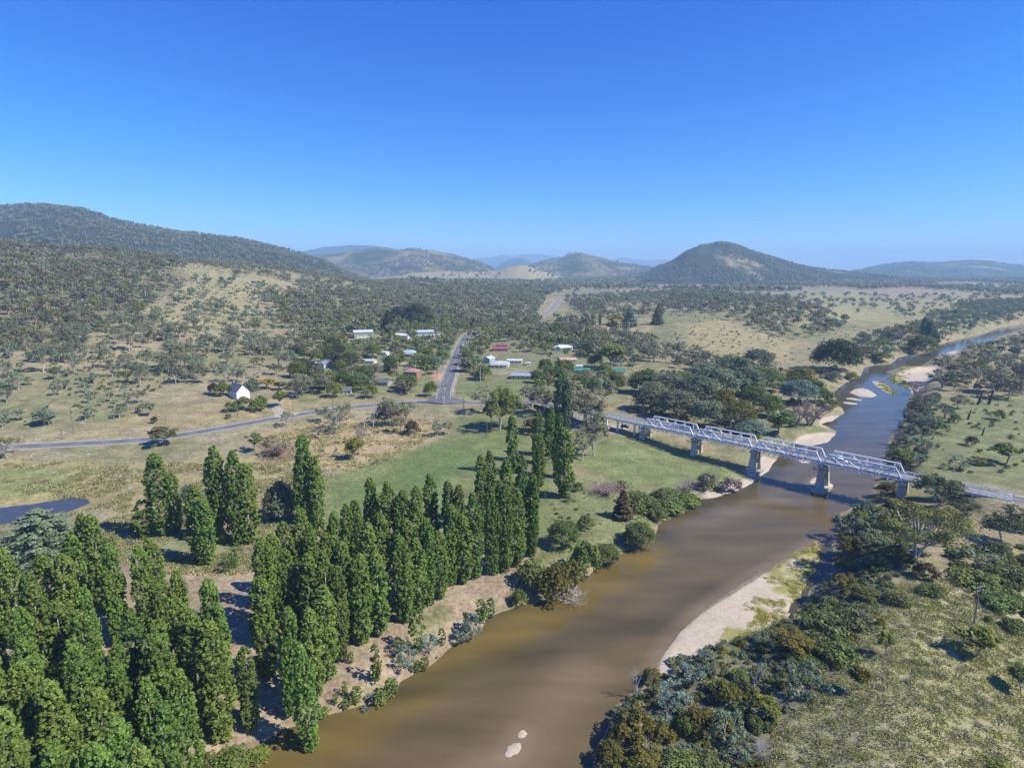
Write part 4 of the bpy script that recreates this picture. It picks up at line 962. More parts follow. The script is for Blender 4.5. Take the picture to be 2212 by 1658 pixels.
house(889, 818, 31, 9, 5.4, 2.0, 'hip', R(-14), (.34, .18, .13), (.44, .25, .17), 'two storey red brick house with orange tiled roof beside the street', nwin=5, chim=1)
house(826, 833, 30, 8, 2.8, 1.2, 'gable', R(-12), (.35, .33, .30), (.14, .15, .17), 'low house with charcoal roof hidden among village trees', nwin=4)
house(740, 852, 30, 9, 2.8, 1.6, 'gable', R(10), (.45, .42, .36), (.17, .15, .14), 'brown-roofed house tucked in trees just above the main road', nwin=4)
house(780, 730, 40, 16, 6.0, 1.6, 'gable', R(20), (.27, .36, .28), (.60, .64, .58), 'tall pale green barn with white roof up the slope', 'barn', 'barn', doors=1, nwin=0)
house(868, 731, 33, 12, 3.4, 1.2, 'gable', R(-12), whitec, (.66, .68, .70), 'low white workshop shed next to the large grey shed', 'shed', 'shed', doors=3)
house(911, 727, 46, 14, 5.2, 1.5, 'gable', R(14), (.28, .34, .42), (.50, .58, .66), 'large blue-grey steel shed with pale roof at the top of the village', 'shed', 'shed', doors=2)
house(938, 730, 20, 9, 3.0, .8, 'gable', R(10), (.55, .6, .66), (.62, .68, .74), 'small pale blue lean-to shed right beside the large steel shed', 'shed', 'shed', doors=1)
house(1080, 759, 33, 10, 2.9, 1.5, 'gable', R(5), (.30, .16, .12), (.34, .085, .075), 'brick house with bright red metal roof right of the street', nwin=4)
house(1084, 751, 26, 8, 2.9, 1.6, 'hip', R(-8), (.30, .18, .14), (.27, .14, .10), 'brick house with brown tiled roof behind the red roof', nwin=3)
house(1056, 783, 21, 7, 3.6, 1.9, 'gable', R(60), lblue, (.50, .56, .60), 'pale blue weatherboard gable cottage right of the street', nwin=2)
house(1080, 793, 38, 10, 2.9, 1.8, 'hip', R(-8), whitec, (.52, .54, .54), 'white house with patched grey roof in front of the blue cottage', veranda=1, nwin=4, chim=1)
house(1112, 785, 32, 6, 2.7, .9, 'gable', R(-4), whitec, (.66, .66, .64), 'long narrow white shed behind the patched grey roof', 'shed', 'shed', nwin=4)
house(1132, 819, 52, 9, 2.8, 1.3, 'gable', R(-8), (.62, .47, .22), (.32, .38, .46), 'yellow house with long blue-grey roof above the village green', nwin=5)
house(1218, 757, 38, 10, 3.0, 2.2, 'hip', R(-12), whitec, (.72, .74, .76), 'white farmhouse with bright white roof among the village trees', nwin=4, wing=-1, chim=1)
house(1226, 784, 36, 10, 2.8, 1.5, 'gable', R(16), (.4, .3, .22), (.52, .38, .26), 'house with tan roof below the white farmhouse', nwin=3)
house(1252, 797, 13, 4, 2.6, .4, 'skillion', R(0), whitec, (.6, .62, .64), 'tiny white garden shed behind the long green roof', 'shed', 'shed', nwin=1)
house(1260, 806, 32, 8, 2.6, 1.2, 'gable', R(-6), (.3, .32, .3), (.05, .26, .20), 'low house with teal green roof left of the white gabled cottage', nwin=3)
house(1336, 810, 30, 9, 2.9, 1.9, 'gable', R(-5), whitec, (.06, .22, .17), 'white gabled cottage with dark green roof at the right end of the village', wing=-1, nwin=3)
house(1141, 790, 10, 3, 2.4, .3, 'skillion', R(5), (.6, .66, .68), (.62, .66, .68), 'tiny pale tin shed standing on a lawn by itself', 'shed', 'shed', nwin=0, doors=1)
house(941, 771, 14, 5, 2.4, .6, 'gable', R(5), whitec, (.7, .7, .7), 'small white garden shed by the left verge of the street', 'shed', 'shed', nwin=1)
house(1110, 618, 12, 8, 5, 1.5, 'gable', R(10), whitec, (.7, .7, .7), 'lone white farmhouse far off beyond the wooded valley', nwin=0)
def tank(x, y, r, h, label):
    X, Y, Z, _ = frame(x, y); t = thing('water_tank', label, 'water tank', (X, Y, Z-.1)); n = 18
    ring = [(r*math.cos(2*PI*k/n), r*math.sin(2*PI*k/n)) for k in range(n)]
    MB().prism(ring, 2, 0, h).obj('tank_body', roofm((.55, .57, .58)), t)
    V = [(a, b, h) for a, b in ring]+[(0, 0, h+.5)]; MB().add(V, [(k, (k+1) % n, n) for k in range(n)]).obj('lid', paint((.6, .62, .62)), t); FOOT.append((X, Y, r+1))
tank(866, 712, 2.2, 4.5, 'tall pale water tank behind the low white workshop')
tank(683, 788, 1.3, 2.2, 'grey corrugated water tank beside the white cottage')
tank(688, 789, 1.1, 2.0, 'smaller grey water tank between larger tank and cottage')

# ---------------------------------------------------------------- vehicles
def car_meshes():
    out = {}
    side = [(-2.2, .35), (-2.25, .75), (-2.15, 1.0), (-1.75, 1.62), (-1.2, 1.7), (.3, 1.66), (1.0, 1.08), (2.05, .92), (2.25, .6), (2.2, .35)]
    b = MB().prism([(p[0], p[1]) for p in side], 1, -.88, .88); out['body'] = b.v, b.f
    g = MB()
    for s in (-1, 1): g.prism([(-1.85, 1.05), (-1.6, 1.52), (.2, 1.56), (.75, 1.08)], 1, s*.87, s*.90)
    g.add([(1.03, -.75, 1.1), (1.03, .75, 1.1), (.36, .7, 1.64), (.36, -.7, 1.64)], [(0, 1, 2, 3)]); g.add([(-2.17, -.75, 1.05), (-2.17, .75, 1.05), (-1.80, .7, 1.6), (-1.80, -.7, 1.6)], [(3, 2, 1, 0)])
    out['g'] = g.mesh('windows', M['glass'])
    out['w'] = MB().prism([(.34*math.cos(2*PI*k/14), .34*math.sin(2*PI*k/14)) for k in range(14)], 1, -.12, .12).mesh('wheel', M['tyre'])
    out['r'] = MB().prism([(.19*math.cos(2*PI*k/10), .19*math.sin(2*PI*k/10)) for k in range(10)], 1, -.135, .135).mesh('rim', M['chrome'])
    out['h'] = MB().box((0, 0, 0), (.06, .35, .16)).mesh('headlight', M['white']); out['t'] = MB().box((0, 0, 0), (.06, .25, .2)).mesh('tail_light', M['red_light'])
    return out
CM = car_meshes()
def car(x, y, rz, col, label, cat='car', name='parked_car', sc=1.0, z=None):
    if z is None: X, Y, Z = hit(x, y); Z -= -.09
    else: X, Y = onplane(x, y, z); Z = z
    t = thing(name, label, cat, (X, Y, Z+.02), rz); t.scale = (sc, sc, sc)
    b = MB(); b.v, b.f = CM['body']; b.obj('body', paint(col, .3), t); link('windows', CM['g'], t)
    for u in (-1.4, 1.4):
        for s in (-1, 1): w = link('wheel', CM['w'], t, (u, s*.82, .34)); link('rim', CM['r'], w)
    for s in (-1, 1): link('headlight', CM['h'], t, (2.17, s*.6, .72)); link('tail_light', CM['t'], t, (-2.2, s*.68, .9))
car(1308, 925, R(-35), (.75, .75, .75), 'white four wheel drive parked under the bridge approach', z=7.2)
car(1350, 924, R(-25), (.05, .06, .09), 'dark car parked in shade beneath the bridge approach', z=7.2)
car(964, 834, R(80), (.12, .13, .16), 'dark car driving down the village street to the junction', name='moving_car')
car(999, 747, R(70), (.6, .6, .62), 'silver car waiting at the top of the village street', name='moving_car')
car(749, 797, R(5), (.8, .8, .8), 'white car parked on grass beside the plum coloured tree')
car(894, 771, R(20), (.75, .75, .75), 'white van parked in front of the pale green roof', 'van', 'parked_van', 1.15)
car(853, 769, R(-10), (.7, .7, .7), 'white utility parked left of the pale green roofed house')
car(860, 773, R(15), (.3, .33, .36), 'grey car parked just below the white utility')
car(1022, 811, R(0), (.08, .08, .09), 'black car parked under street trees by the village green')
car(1030, 813, R(0), (.15, .04, .04), 'dark red car parked beside the black one under trees')
car(1312, 815, R(20), (.75, .75, .75), 'white car parked left of the white gabled cottage')
car(655, 799, R(10), (.1, .1, .12), 'dark car parked among trees left of the village')
p = bpt(3.22*BSPAN, 1.2); X_, Y_ = p.x, p.y
def car_on_deck():
    t = thing('moving_car', 'white car crossing the last truss span of the bridge', 'car', (X_, Y_, DZ), math.atan2(BDIR.y, BDIR.x))
    b = MB(); b.v, b.f = CM['body']; b.obj('body', paint((.8, .8, .8), .3), t); link('windows', CM['g'], t)
    for u in (-1.4, 1.4):
        for s in (-1, 1): w = link('wheel', CM['w'], t, (u, s*.82, .34)); link('rim', CM['r'], w)
car_on_deck()

# ---------------------------------------------------------------- poles, fences, rocks
def pole(x, y, top, label, arm=1, m='timber', rz=.3, lamp=False):
    X, Y, Z = hit(x, y); s, k = ks(x, top); h = min(14, max(3, (H+k*Y)-Z)); t = thing('power_pole', label, 'power pole', (X, Y, Z-.3), rz)
    MB().tube([(0, 0, 0), (0, 0, h*.5), (0, 0, h+.3)], [.21, .18, .14], 8).obj('pole', M[m], t)
    if arm:
        for q in range(arm):
            a = MB().box((0, -.2, h-.4-q*.9), (2.3, .12, .14)).obj('crossarm', M[m], t)
            for u in (-1, -.4, .4, 1): MB().tube([(u, -.2, h-.33-q*.9), (u, -.2, h-.1-q*.9)], [.06, .05], 6).obj('insulator', M['white'], a)
        MB().tube([(.3, -.25, h-1.9), (.3, -.25, h-1.1)], [.22, .22], 8).obj('switch_box', M['steel'], t)
    if lamp: a = MB().bar((0, 0, h-.6), (0, -1.6, h-.2), .08).obj('lamp_arm', M['steel'], t); MB().box((0, -1.7, h-.2), (.25, .6, .15)).obj('lamp_head', M['white'], a)
    return t
pole(2103, 1349, 1260, 'tall timber power pole with crossarms on the grassy right bank', 2)
pole(514, 902, 858, 'grey power pole in front of the white church')
pole(633.6, 885, 851, 'power pole between church lane and the main road')
pole(720, 891, 847, 'dark power pole on the river side of the main road')
pole(159, 934, 881, 'leaning timber power pole in the scrub above the far left road')
pole(359, 916, 896, 'short grey pole behind the lone tree at the road edge', 0)
pole(135, 948, 926, 'stubby tilted post above the road bank', 0)
pole(944.5, 816, 789, 'street pole at the red dirt corner of the street', 1, lamp=True)
pole(1038, 824, 782, 'tall pale street light pole across from the village green', 1, 'snag', lamp=True)
pole(1002, 886, 858, 'thin sign pole on the river side of the junction', 0)
pole(1052, 946, 911, 'plain green-grey post standing alone on the reserve lawn', 0)
pole(1099, 1012, 980, 'pale power pole among the tall poplars', 1, 'snag')
pole(758, 831, 790, 'power pole behind houses left of the charcoal roof')
pole(894, 736, 712, 'power pole in the yard of the large steel shed')
pole(1040, 800, 772, 'power pole behind dark street trees right of the street')
def fence(pts, label, step=3.2, name='wire_fence', ph=1.2, pm='timber'):
    W3 = [hit(*p) for p in pts]; P = resample(W3, step); P[:, 2] = gz(P[:, 0], P[:, 1]); o = P[0]
    t = thing(name, label, 'fence', tuple(o)); pmesh = MB().box((0, 0, ph/2-.15), (.14, .14, ph+.3)).mesh('post', M[pm])
    for q in P[:280]: link('post', pmesh, t, (q[0]-o[0], q[1]-o[1], q[2]-o[2]))
    for zz_ in (.4, .75, 1.05):
        w = MB()
        w.tube([(q[0]-o[0], q[1]-o[1], q[2]-o[2]+zz_) for q in P], [.012]*len(P), 3, False); w.obj('wire', M['steel'], t)
fence([(-40, 992), (60, 994), (160, 999), (240, 1004), (300, 1002), (330, 995)], 'old wire fence along the foot of the left road bank')
fence([(400, 985), (460, 955), (500, 950), (590, 945)], 'wire fence climbing to the road beside the dry paddock')
fence([(415, 842), (470, 868), (520, 886), (590, 893)], 'wire fence round the church paddock')
fence([(1050, 868), (1100, 866), (1150, 864)], 'low rail fence between junction and reserve', 2.5)
fence([(700, 862), (760, 858), (830, 852), (890, 849)], 'garden fence behind the main road verge')
fence([(1262, 952), (1300, 948), (1345, 938), (1362, 928)], 'row of low timber bollards round the car park', 2.0, 'bollard_row', .7)
rk = 0
ROCKZ = [(520, 848, 8, 'granite rocks in the dry paddock by the church', [(435, 835), (460, 842), (452, 846), (440, 850), (470, 850), (376, 858), (385, 860), (395, 858), (418, 842)]),
         (0, 0, 10, 'granite rocks on the cutting above the far left road', [(180, 912), (175, 914), (276, 934), (288, 930), (300, 932), (312, 929), (318, 930), (272, 940), (110, 979), (125, 978), (143, 985), (180, 972), (188, 976), (192, 982), (65, 982), (90, 985)]),
         (0, 0, 10, 'granite rocks in the dry meadow between road and poplars', [(250, 1026), (262, 1029), (271, 1033), (283, 1030), (289, 1024), (281, 1052), (290, 1049), (118, 1020), (420, 1015), (400, 1020)]),
         (0, 0, 10, 'granite outcrop rocks along the edge of the green flat', [(940, 0)][:0] + [(772, 942), (782, 940), (790, 937), (797, 934), (706, 1010), (717, 1017), (700, 1022), (690, 1000), (612, 968), (620, 965), (601, 972), (560, 985), (705, 1000), (1041, 886), (1052, 889), (1000, 888), (965, 893)]),
         (0, 0, 10, 'scattered granite rocks on the upper slope behind the village', [(505, 590), (520, 597), (540, 610), (560, 620), (500, 612), (480, 596), (610, 655), (625, 665), (640, 660), (590, 668), (655, 672), (700, 668)]),
         (0, 0, 10, 'dark rocks strewn over the far grassy knoll', [(1570, 702), (1580, 716), (1600, 722), (1625, 725), (1640, 733), (1658, 740), (1670, 729), (1690, 735), (1545, 640), (1560, 642), (1575, 640), (1650, 720), (1610, 712), (1592, 705), (1660, 748), (1700, 728), (1560, 722), (1636, 716), (1677, 745)]),
         (0, 0, 10, 'stones on the bank near the riverside lawn', [(1493, 1080), (1500, 1074), (1510, 1068), (1486, 1086), (1500, 1060), (1470, 1050), (1478, 1054)])]
for _, _, sz, lab, pts in ROCKZ:
    pts = sorted(pts)
    for (x, y) in pts:
        for _k in range(2):
            X, Y, Z, mpp = frame(x+random.uniform(-5, 5), y+random.uniform(-2, 2)); s = random.uniform(2.0, 4.5)*mpp
            o = link('granite_rock', ROCKS[rk % 4], None, (X, Y, Z+.1*s), random.uniform(0, 6), (s*1.3, s, s*.75)); tag(o, lab.replace('rocks', 'rock').replace('stones', 'stone'), 'rock', lab); rk += 1

# ---------------------------------------------------------------- plants placed one by one (kind, x, base y, width, height in the picture, leaf, label)
EXCL = []
PL = """
cedar 95 1216 136 132 - big spreading blue-green cedar beside the pond
round 354 962 54 46 euc round olive gum leaning over the far left road edge
gum 15 988 64 52 euc olive gum at the left picture edge beside the road
round 552 976 33 42 green small dark round tree on the slope below the road
gum 590 985 38 42 gum thin grey tree in the reddish scrub below the road
bush 443 1106 46 50 gum grey-green shrub left of the tall poplar trio
willow 609 1118 72 82 silver round grey-green willow beside the lone tall poplar
spiky 410 1080 40 36 wattle pale shrub behind the twin poplar by its shadow
gum 622 922 30 38 wattle small blue-grey gum overhanging the main road
round 765 992 40 50 olive dense olive tree at the meadow edge near the outcrop
gum 727 930 50 52 gum wispy grey gum in the dry scrub below road
gum 700 912 36 36 wattle low bluish gum near the road cutting
gum 690 945 32 32 gum spindly grey sapling gum above boulders
wattle 718 936 34 26 blue small blue wattle among thin grey gums
gum 748 908 34 42 gum small gum left of the dead white trunks
gum 847 920 50 66 gum gum with white trunk on the road side of the scrub
gum 878 918 46 54 gum leafy grey gum beside the white trunked one
gum 862 935 34 40 gum small gum in front of the pair near road scrub
dead 785 926 22 40 - bleached dead tree left of the taller dead trunk
dead 808 922 26 44 - tall bleached dead trunk in the dry scrub
dead 909 922 24 40 - white dead snag on the slope below the junction
dead 932 916 30 24 - broken pale branches leaning below the junction
bare 779 956 30 40 twig leafless brown tree on the dry slope
bush 891 938 34 32 brown rusty brown shrub on slope below the junction
gum 945 942 26 32 wattle thin blue-grey gum at the lawn edge
gum 967 938 28 32 gum thin gum beside the lawn edge scrub
bush 840 900 60 26 plum dark reddish shrub thicket at the road edge
bare 600 985 60 22 plum reddish bramble patch under thin trees
bare 580 965 50 20 plum dark reddish bramble patch higher on the slope
bare 957 873 30 62 snag half dead street tree at the junction
gum 1049 892 58 62 gum grey-olive gum beside the junction reserve
euc 1078 930 62 90 lime bright olive gum group standing on the reserve lawn
euc 1100 922 56 84 lime second bright gum right of the bright olive one
gum 1086 872 46 42 lime pale lime tree behind the bright gum pair
round 1060 925 30 60 gum slim shaded gum under the bright pair
euc 1172 895 56 64 euc broad olive gum behind the shorter reserve poplars
euc 1150 880 50 52 gum gum left of the broad olive gum by the road
bush 1148 935 40 34 brown brownish thicket between lawn and poplars
euc 1262 925 80 82 euc very large olive gum behind the bridge approach end
euc 1235 905 62 74 euc large olive gum left of the bridge approach end
euc 1300 880 60 72 euc olive gum rising behind the approach handrail
euc 1228 870 56 60 gum gum behind the tall dark poplar on the right
euc 1284 984 58 96 euc tall olive gum at the lawn end of the car park
gum 1258 994 52 72 gum white trunked grey gum left of the car park gum
con 1345 1118 42 62 brown rusty brown conifer above the river bank
oak 1379 1180 78 70 green rounded green willow at the water edge below brown conifer
bare 1366 1184 40 40 twig purple leafless shrub at the foot of the rounded willow
oak 1218 1180 66 62 green dark round bush with shadow behind the river thicket
bush 1266 1142 36 34 green smaller round bush behind the dark round bush
oak 1310 1216 66 58 green green round bush between thicket and rounded willow
spiky 1263 1242 66 80 green tall dark green thicket bush over the water
bush 1198 1292 80 80 olive large olive thicket bush with driftwood at its foot
spiky 1230 1272 60 66 olive olive green bush at the river end of the thicket
bush 1150 1262 64 58 green dark left end bush of the river thicket
bush 1122 1306 36 36 lime bright yellow-green bush at the bank below the thicket
tangle 1222 1300 95 34 - grey driftwood branches lying in the water below the thicket
spiky 1247 1060 24 22 green little bush at the foot of the big double poplar
spiky 1232 1044 22 20 green small bush left of the little poplar-foot bush
bush 1530 1056 48 38 gum grey shrub at the right end of the riverside lawn
bush 1578 1062 46 34 twig grey-brown shrub nearest pier on the bank
bare 1487 1062 60 26 twig purple leafless thicket on the stony bank
bare 1310 1066 78 26 twig purple leafless bramble patch on the lawn edge
bare 1345 1060 44 22 plum darker reddish bramble patch beside purple one
low 1400 1104 70 22 green green bramble mass on the bank above brown shallows
low 1445 1100 70 24 green green bramble mass near the point of the bank
low 1380 1085 70 20 green upper green bramble mass behind the bank
low 1480 1088 60 22 lime light green bramble mass at the point
low 1440 1075 60 18 bramble dark bramble patch between purple thicket and bank
bush 1425 1120 44 30 green bush overhanging the brown shallows
spiky 1559 1098 12 9 lime tiny green tuft islet in the shallows
sap 1039 1342 26 50 - tall sapling poplar on the bank above blue wattle
sap 1060 1332 20 42 - slim sapling poplar right of the tall sapling
sap 1010 1362 20 40 - sapling poplar behind the blue wattle
wattle 1021 1384 42 58 blue blue wattle overhanging the water by poplar saplings
wattle 1000 1392 34 36 blue smaller blue wattle left of the overhanging one
wattle 881 1442 50 50 blue round blue wattle on the bank beside sapling poplar
wattle 928 1410 46 42 blue blue wattle behind the round blue wattle
wattle 866 1412 40 40 green green wattle above the round blue one
sap 813 1470 26 76 - large lone sapling poplar on the litter covered bank
sap 902 1408 32 90 - dark young poplar between two blue wattles
sap 917 1445 22 28 lime yellow-green sapling at the water edge
sap 745 1500 14 30 - small sapling left of the lone sapling poplar
sap 758 1430 14 24 - small sapling far back on the litter bank
sap 843 1506 24 42 lime leaning light green sapling on the bank
sap 853 1496 18 32 - short sapling beside the leaning one
sap 822 1522 28 34 lime bushy light green sapling at the waterline
sap 770 1516 24 36 lime light green sapling clump near blue bush
sap 724 1520 12 24 - tiny sapling on the left litter bank
sap 748 1526 22 18 - low shoot clump at the bank foot
sap 700 1550 18 26 lime light shoot clump near the bank corner
sap 672 1555 14 20 - low dark shoot at the bank corner
sap 955 1392 18 36 - sapling between the blue wattles group
wattle 786 1538 22 18 blue tiny blue bush standing in the water edge
wattle 800 1510 18 16 blue small pale blue bush behind tiny one
bush 505 1660 80 56 lime yellow-green clump at the bottom of left bank
bush 560 1640 50 30 lime low green bush by the waterline at picture bottom
sap 900 1450 16 26 - shoot below the dark young poplar
spiky 448 1660 44 40 green green bush under the front poplars
sap 505 1225 22 44 - small poplar in the clearing behind the plantation
sap 490 1236 18 36 - smaller poplar left of the clearing one
sap 244 1184 14 28 - little poplar alone in the meadow
sap 316 1160 40 84 - young poplar left of the twin poplar shadow
sap 293 1150 20 26 - tiny poplar beside the young one
bush 300 1145 30 16 blue pale bush in the poplar shadow
spiky 1228 1084 14 16 green tiny bush on the grassy slope below poplars
wattle 1495 1474 76 62 blue blue-green wattle behind the olive shrubs on near bank
wattle 1453 1516 82 66 blue large blue wattle at the near right bank
wattle 1520 1428 40 34 blue small blue wattle at the top of near thicket
wattle 1441 1542 60 52 blue blue wattle below the large blue one
bush 1371 1582 86 72 olive olive shrub mass overhanging the water at near right bank
bush 1346 1604 70 60 olive olive shrub left of the first olive mass
bush 1321 1645 74 62 olive lowest olive shrub at the bottom edge of river
bush 1408 1475 54 44 olive olive shrub beside the tip of white beach
bush 1573 1518 62 56 olive olive shrub in the middle of the near thicket
bush 1507 1572 78 62 olive dark olive shrub behind yellow-green bush
bush 1482 1588 46 50 lime yellow-green bush among olive shrubs
round 1652 1552 50 52 lime bright rounded yellow-green bush at the field edge
bush 1560 1500 60 46 green dark green shrub behind the middle olive shrub
bush 1600 1470 50 36 green dark shrub beside the dead white tree
bush 1540 1455 40 34 gum dull grey-green shrub below small blue wattle
wattle 1569 1604 104 92 wattle big blue-green wattle in the near thicket
wattle 1594 1646 68 60 wattle wattle in front of the big blue-green one
wattle 1474 1628 38 34 blue small pale blue wattle near picture bottom
bush 1400 1650 90 52 olive shrub mass at the bottom left of near thicket
low 1480 1660 110 34 green green bramble mass at the bottom of near thicket
low 1540 1655 90 30 bramble dark bramble mass left of dead tangle
low 1560 1565 70 26 bramble bramble between big wattle and olive shrub
bush 1630 1570 44 36 green green shrub between wattle and rounded bush
bush 1600 1545 52 40 green shadowed green shrub in the thicket
bush 1430 1600 60 46 olive olive shrub in front of lower blue wattle
bush 1340 1560 40 34 gum pale grey-green shrub dipping into the river
dead 1627 1492 44 66 - white leafless drooping tree in the near thicket
dead 1375 1502 28 58 - bleached stems leaning over the beach tip
dead 1404 1492 24 46 - pair of white stems beside the beach tip
dead 1404 1644 30 48 - white dead branches in front of olive shrubs
dead 1440 1575 26 40 - grey dead stems between blue wattles
tangle 1642 1634 44 44 - grey uprooted tangle at the field edge
wattle 1743 1512 108 96 wattle large blue-green wattle at the thicket corner
wattle 1720 1470 70 60 wattle wattle behind the large corner one
euc 1710 1412 94 78 olive leafy olive willow-like gum beside the sand island
wattle 1655 1470 60 40 green dark green shrub left of the large corner wattle
low 1785 1358 100 44 bramble dark bramble mound above the inlet
low 1840 1350 90 40 bramble bramble mound at the edge of the near field
low 1760 1400 90 36 bramble bramble slope between gum and field
low 1810 1420 90 38 green green bramble mass sloping to the field
low 1870 1330 70 28 bramble bramble patch under the field corner
low 1740 1440 80 30 green bramble at the foot of the olive gum
bush 1863 1348 50 40 gum brownish grey shrub in the bramble mound
bush 1812 1402 52 40 green green shrub in the sloping bramble
low 1870 1290 76 26 green flat green shrub mat on the field head
spiky 1901 1360 25 36 olive small cypress-like olive shrub on the field
round 1912 1412 36 48 lime little round tree with shadow on the field
round 1857 1488 42 52 olive second little round tree nearer the thicket
round 2108 1416 74 72 lime round green tree in front of the tall power pole
round 2206 1492 50 62 green dark tree cut by the right picture edge
round 2152 1700 54 62 lime round tree cut by the bottom picture edge
bush 2136 1342 20 18 lime small bush right of the tall power pole
bush 1825 1418 24 26 gum small dull shrub at the bramble edge
wattle 2150 1296 44 32 wattle blue-green shrub on the gully side
big 1975 1206 175 132 - huge spreading gum with white branching limbs on near right bank
wattle 1834 1160 72 64 wattle blue-green wattle at the water edge below the bridge
bush 1830 1195 60 52 olive olive shrub below the water edge wattle
bush 1856 1135 50 42 lime light green shrub under the bridge end
wattle 1884 1180 56 50 wattle blue-grey wattle left of the huge gum
bush 1826 1220 56 42 bramble dark shrub over the shaded inlet water
bush 1930 1210 48 46 green green shrub under the huge gum
bush 1900 1225 60 34 bramble dark shrub in shade below the huge gum
bush 1860 1232 54 34 bramble dark shaded shrub beside the inlet
euc 1822 1278 56 56 olive olive tree at the head of the inlet
wattle 1776 1296 46 42 blue wispy blue wattle overhanging the inlet
low 1800 1312 60 26 bramble bramble at the head of the inlet
bush 2000 1248 56 44 brown brown-green shrub right of the huge gum trunk
low 2016 1282 60 24 green round green shrub mat below the brown shrub
low 1942 1302 60 24 bramble bramble mat on the head of near field
wattle 2112 1218 98 52 wattle broad flat blue-green wattle right of the huge gum
low 2110 1262 110 34 green green bramble slope in the gully
low 2160 1310 90 34 green green bramble slope lower in the gully
low 2190 1360 60 30 green green bramble at the right edge gully
low 2180 1250 90 34 bramble dark bramble in the shaded gully
bush 1905 1140 60 46 wattle bluish shrub behind the water edge wattle
bush 1870 1115 52 38 wattle blue-grey shrub beside bridge pier shadow
bush 1940 1110 56 40 brown brown-green shrub beneath the last truss
bush 2050 1130 60 46 brown olive-brown shrub right of the huge gum crown
euc 2166 1172 88 84 dark dark gum in the gully at the right edge
euc 2205 1136 70 58 dark darker gum cut by the right edge
euc 2083 1116 62 44 dark dark gum behind the huge one
euc 2022 1096 94 80 dark dark grey gum standing in front of the bridge approach
bush 2150 1200 60 40 dark dark shrub in the gully shade
wattle 1800 1120 0 0 - x
round 2174 1000 56 46 lime bright round tree in the far right paddock
wattle 2073 1012 50 32 wattle blue-green shrub left of the bright round tree
low 2112 1002 40 16 green low green shrub between two paddock shrubs
spiky 2099 962 28 22 brown olive-brown bush in the paddock
wattle 2000 978 50 36 wattle blue wattle in the bank row above the river
wattle 1983 1007 44 32 wattle lower blue wattle in the bank row
bush 1945 1000 46 36 green green bush at the bank beside the bridge
bush 1917 1068 42 28 brown brown shrub at the waterline by the last pier
spiky 2031 936 36 28 green dark bush on the upper paddock edge
spiky 2062 912 24 20 green small dark bush near burnt stump
spiky 2154 906 30 24 green bush at the right of the burnt stumps
wattle 2010 930 40 34 wattle wattle on the paddock edge above the bank row
wattle 1990 950 40 32 wattle wattle just above the bank row wattle
bare 1979 852 34 30 twig purple leafless shrub near the sand spit
bare 1990 880 36 32 twig purple leafless shrub along the right bank
bare 1964 905 32 26 twig purple leafless shrub at the waterline
bare 1938 955 34 28 twig purple leafless shrub upstream of the bridge
wattle 2003 888 40 34 wattle blue-green wattle behind purple shrubs
wattle 2035 838 56 44 wattle big wattle near the sand spit
wattle 2041 902 46 34 wattle wattle in the upper paddock bushes
wattle 1985 918 40 30 wattle wattle beside the waterline purple shrub
euc 2054 818 70 54 euc dark olive gum on the right bank above the spit
gum 2105 834 52 64 euc tall open gum on the right bank
euc 2150 848 58 62 euc leafy gum right of the tall open gum
euc 2177 862 52 52 euc gum nearest the right edge of bank woodland
gum 2160 806 64 52 silver pale silvery gum with white limbs
gum 2126 796 52 54 gum white branching gum over the far river bend
euc 2195 772 62 52 euc olive gum by the far bend at right edge
euc 2071 882 40 32 euc small olive gum in the upper paddock
bush 2065 822 42 20 dark dark blue shrub at the foot of bank gums
euc 2205 840 60 60 gum grey gum cut by right edge above paddock
oak 1802 802 88 72 dark big dark round tree beside the far river bend
oak 1828 800 50 58 dark second dark round tree touching the big one
bush 1860 784 32 36 brown brown rounded tree right of the dark pair
round 1760 818 32 30 dark small dark tree left of the dark pair
gum 1949 742 60 50 euc broad gum above the far bend
oak 1990 768 54 46 green rounded dark green tree in front of far poplars
round 1682 938 62 54 willow bright green willow beside the river upstream of bridge
oak 1724 872 72 56 blue blue-grey poplar clump on the left river bank
oak 1727 838 64 48 olive olive tree behind the blue-grey clump
bush 1782 872 48 36 green green bank tree by the river bend sand
bush 1792 882 34 22 lime bright bush at the river edge
bush 1765 850 40 30 willow yellow-green bush behind the bank tree
bush 1802 822 36 22 wattle blue shrub on the left bank scrub
bush 1840 820 28 18 lime bright green shrub on the left bank scrub
bush 1904 780 42 20 green green shrub at the far sand spit
bare 1748 918 74 58 twig purple leafless thicket beside the river
bare 1715 922 50 48 twig purple leafless tree beside the green willow
bare 1770 905 40 30 twig purple leafless bush above the small beach
oak 1623 938 68 36 blue low blue-grey clump behind the trusses
euc 1584 932 80 70 olive olive gum behind the second truss
oak 1530 925 74 66 silver pale grey tree behind the second truss
oak 1460 905 90 70 silver broad pale grey tree behind the first truss
oak 1410 888 76 66 silver pale grey tree left of the first truss
oak 1500 880 90 76 silver big pale grey tree rising over the riverside wood
oak 1550 860 86 72 silver grey crown behind the dark twin poplars
oak 1610 852 80 64 silver grey-green crown left of the blue-grey clump
oak 1440 860 80 60 silver grey crown at the left of the riverside wood
oak 1660 846 70 54 green green crown in the middle riverside wood
oak 1601 918 52 56 olive olive tree above the second pier
oak 1625 884 58 54 green dark green tree in the riverside wood
oak 1665 900 50 50 green dark green tree left of purple thicket
oak 1560 900 58 62 olive olive tree in front of the dark twin poplars
oak 1480 850 60 50 green dark crown at the back of the riverside wood
oak 1390 850 66 54 green green crown at the back near the village
oak 1640 800 74 48 silver grey-green crown at the back of the riverside wood
oak 1580 815 80 52 silver pale crown at the rear of riverside wood
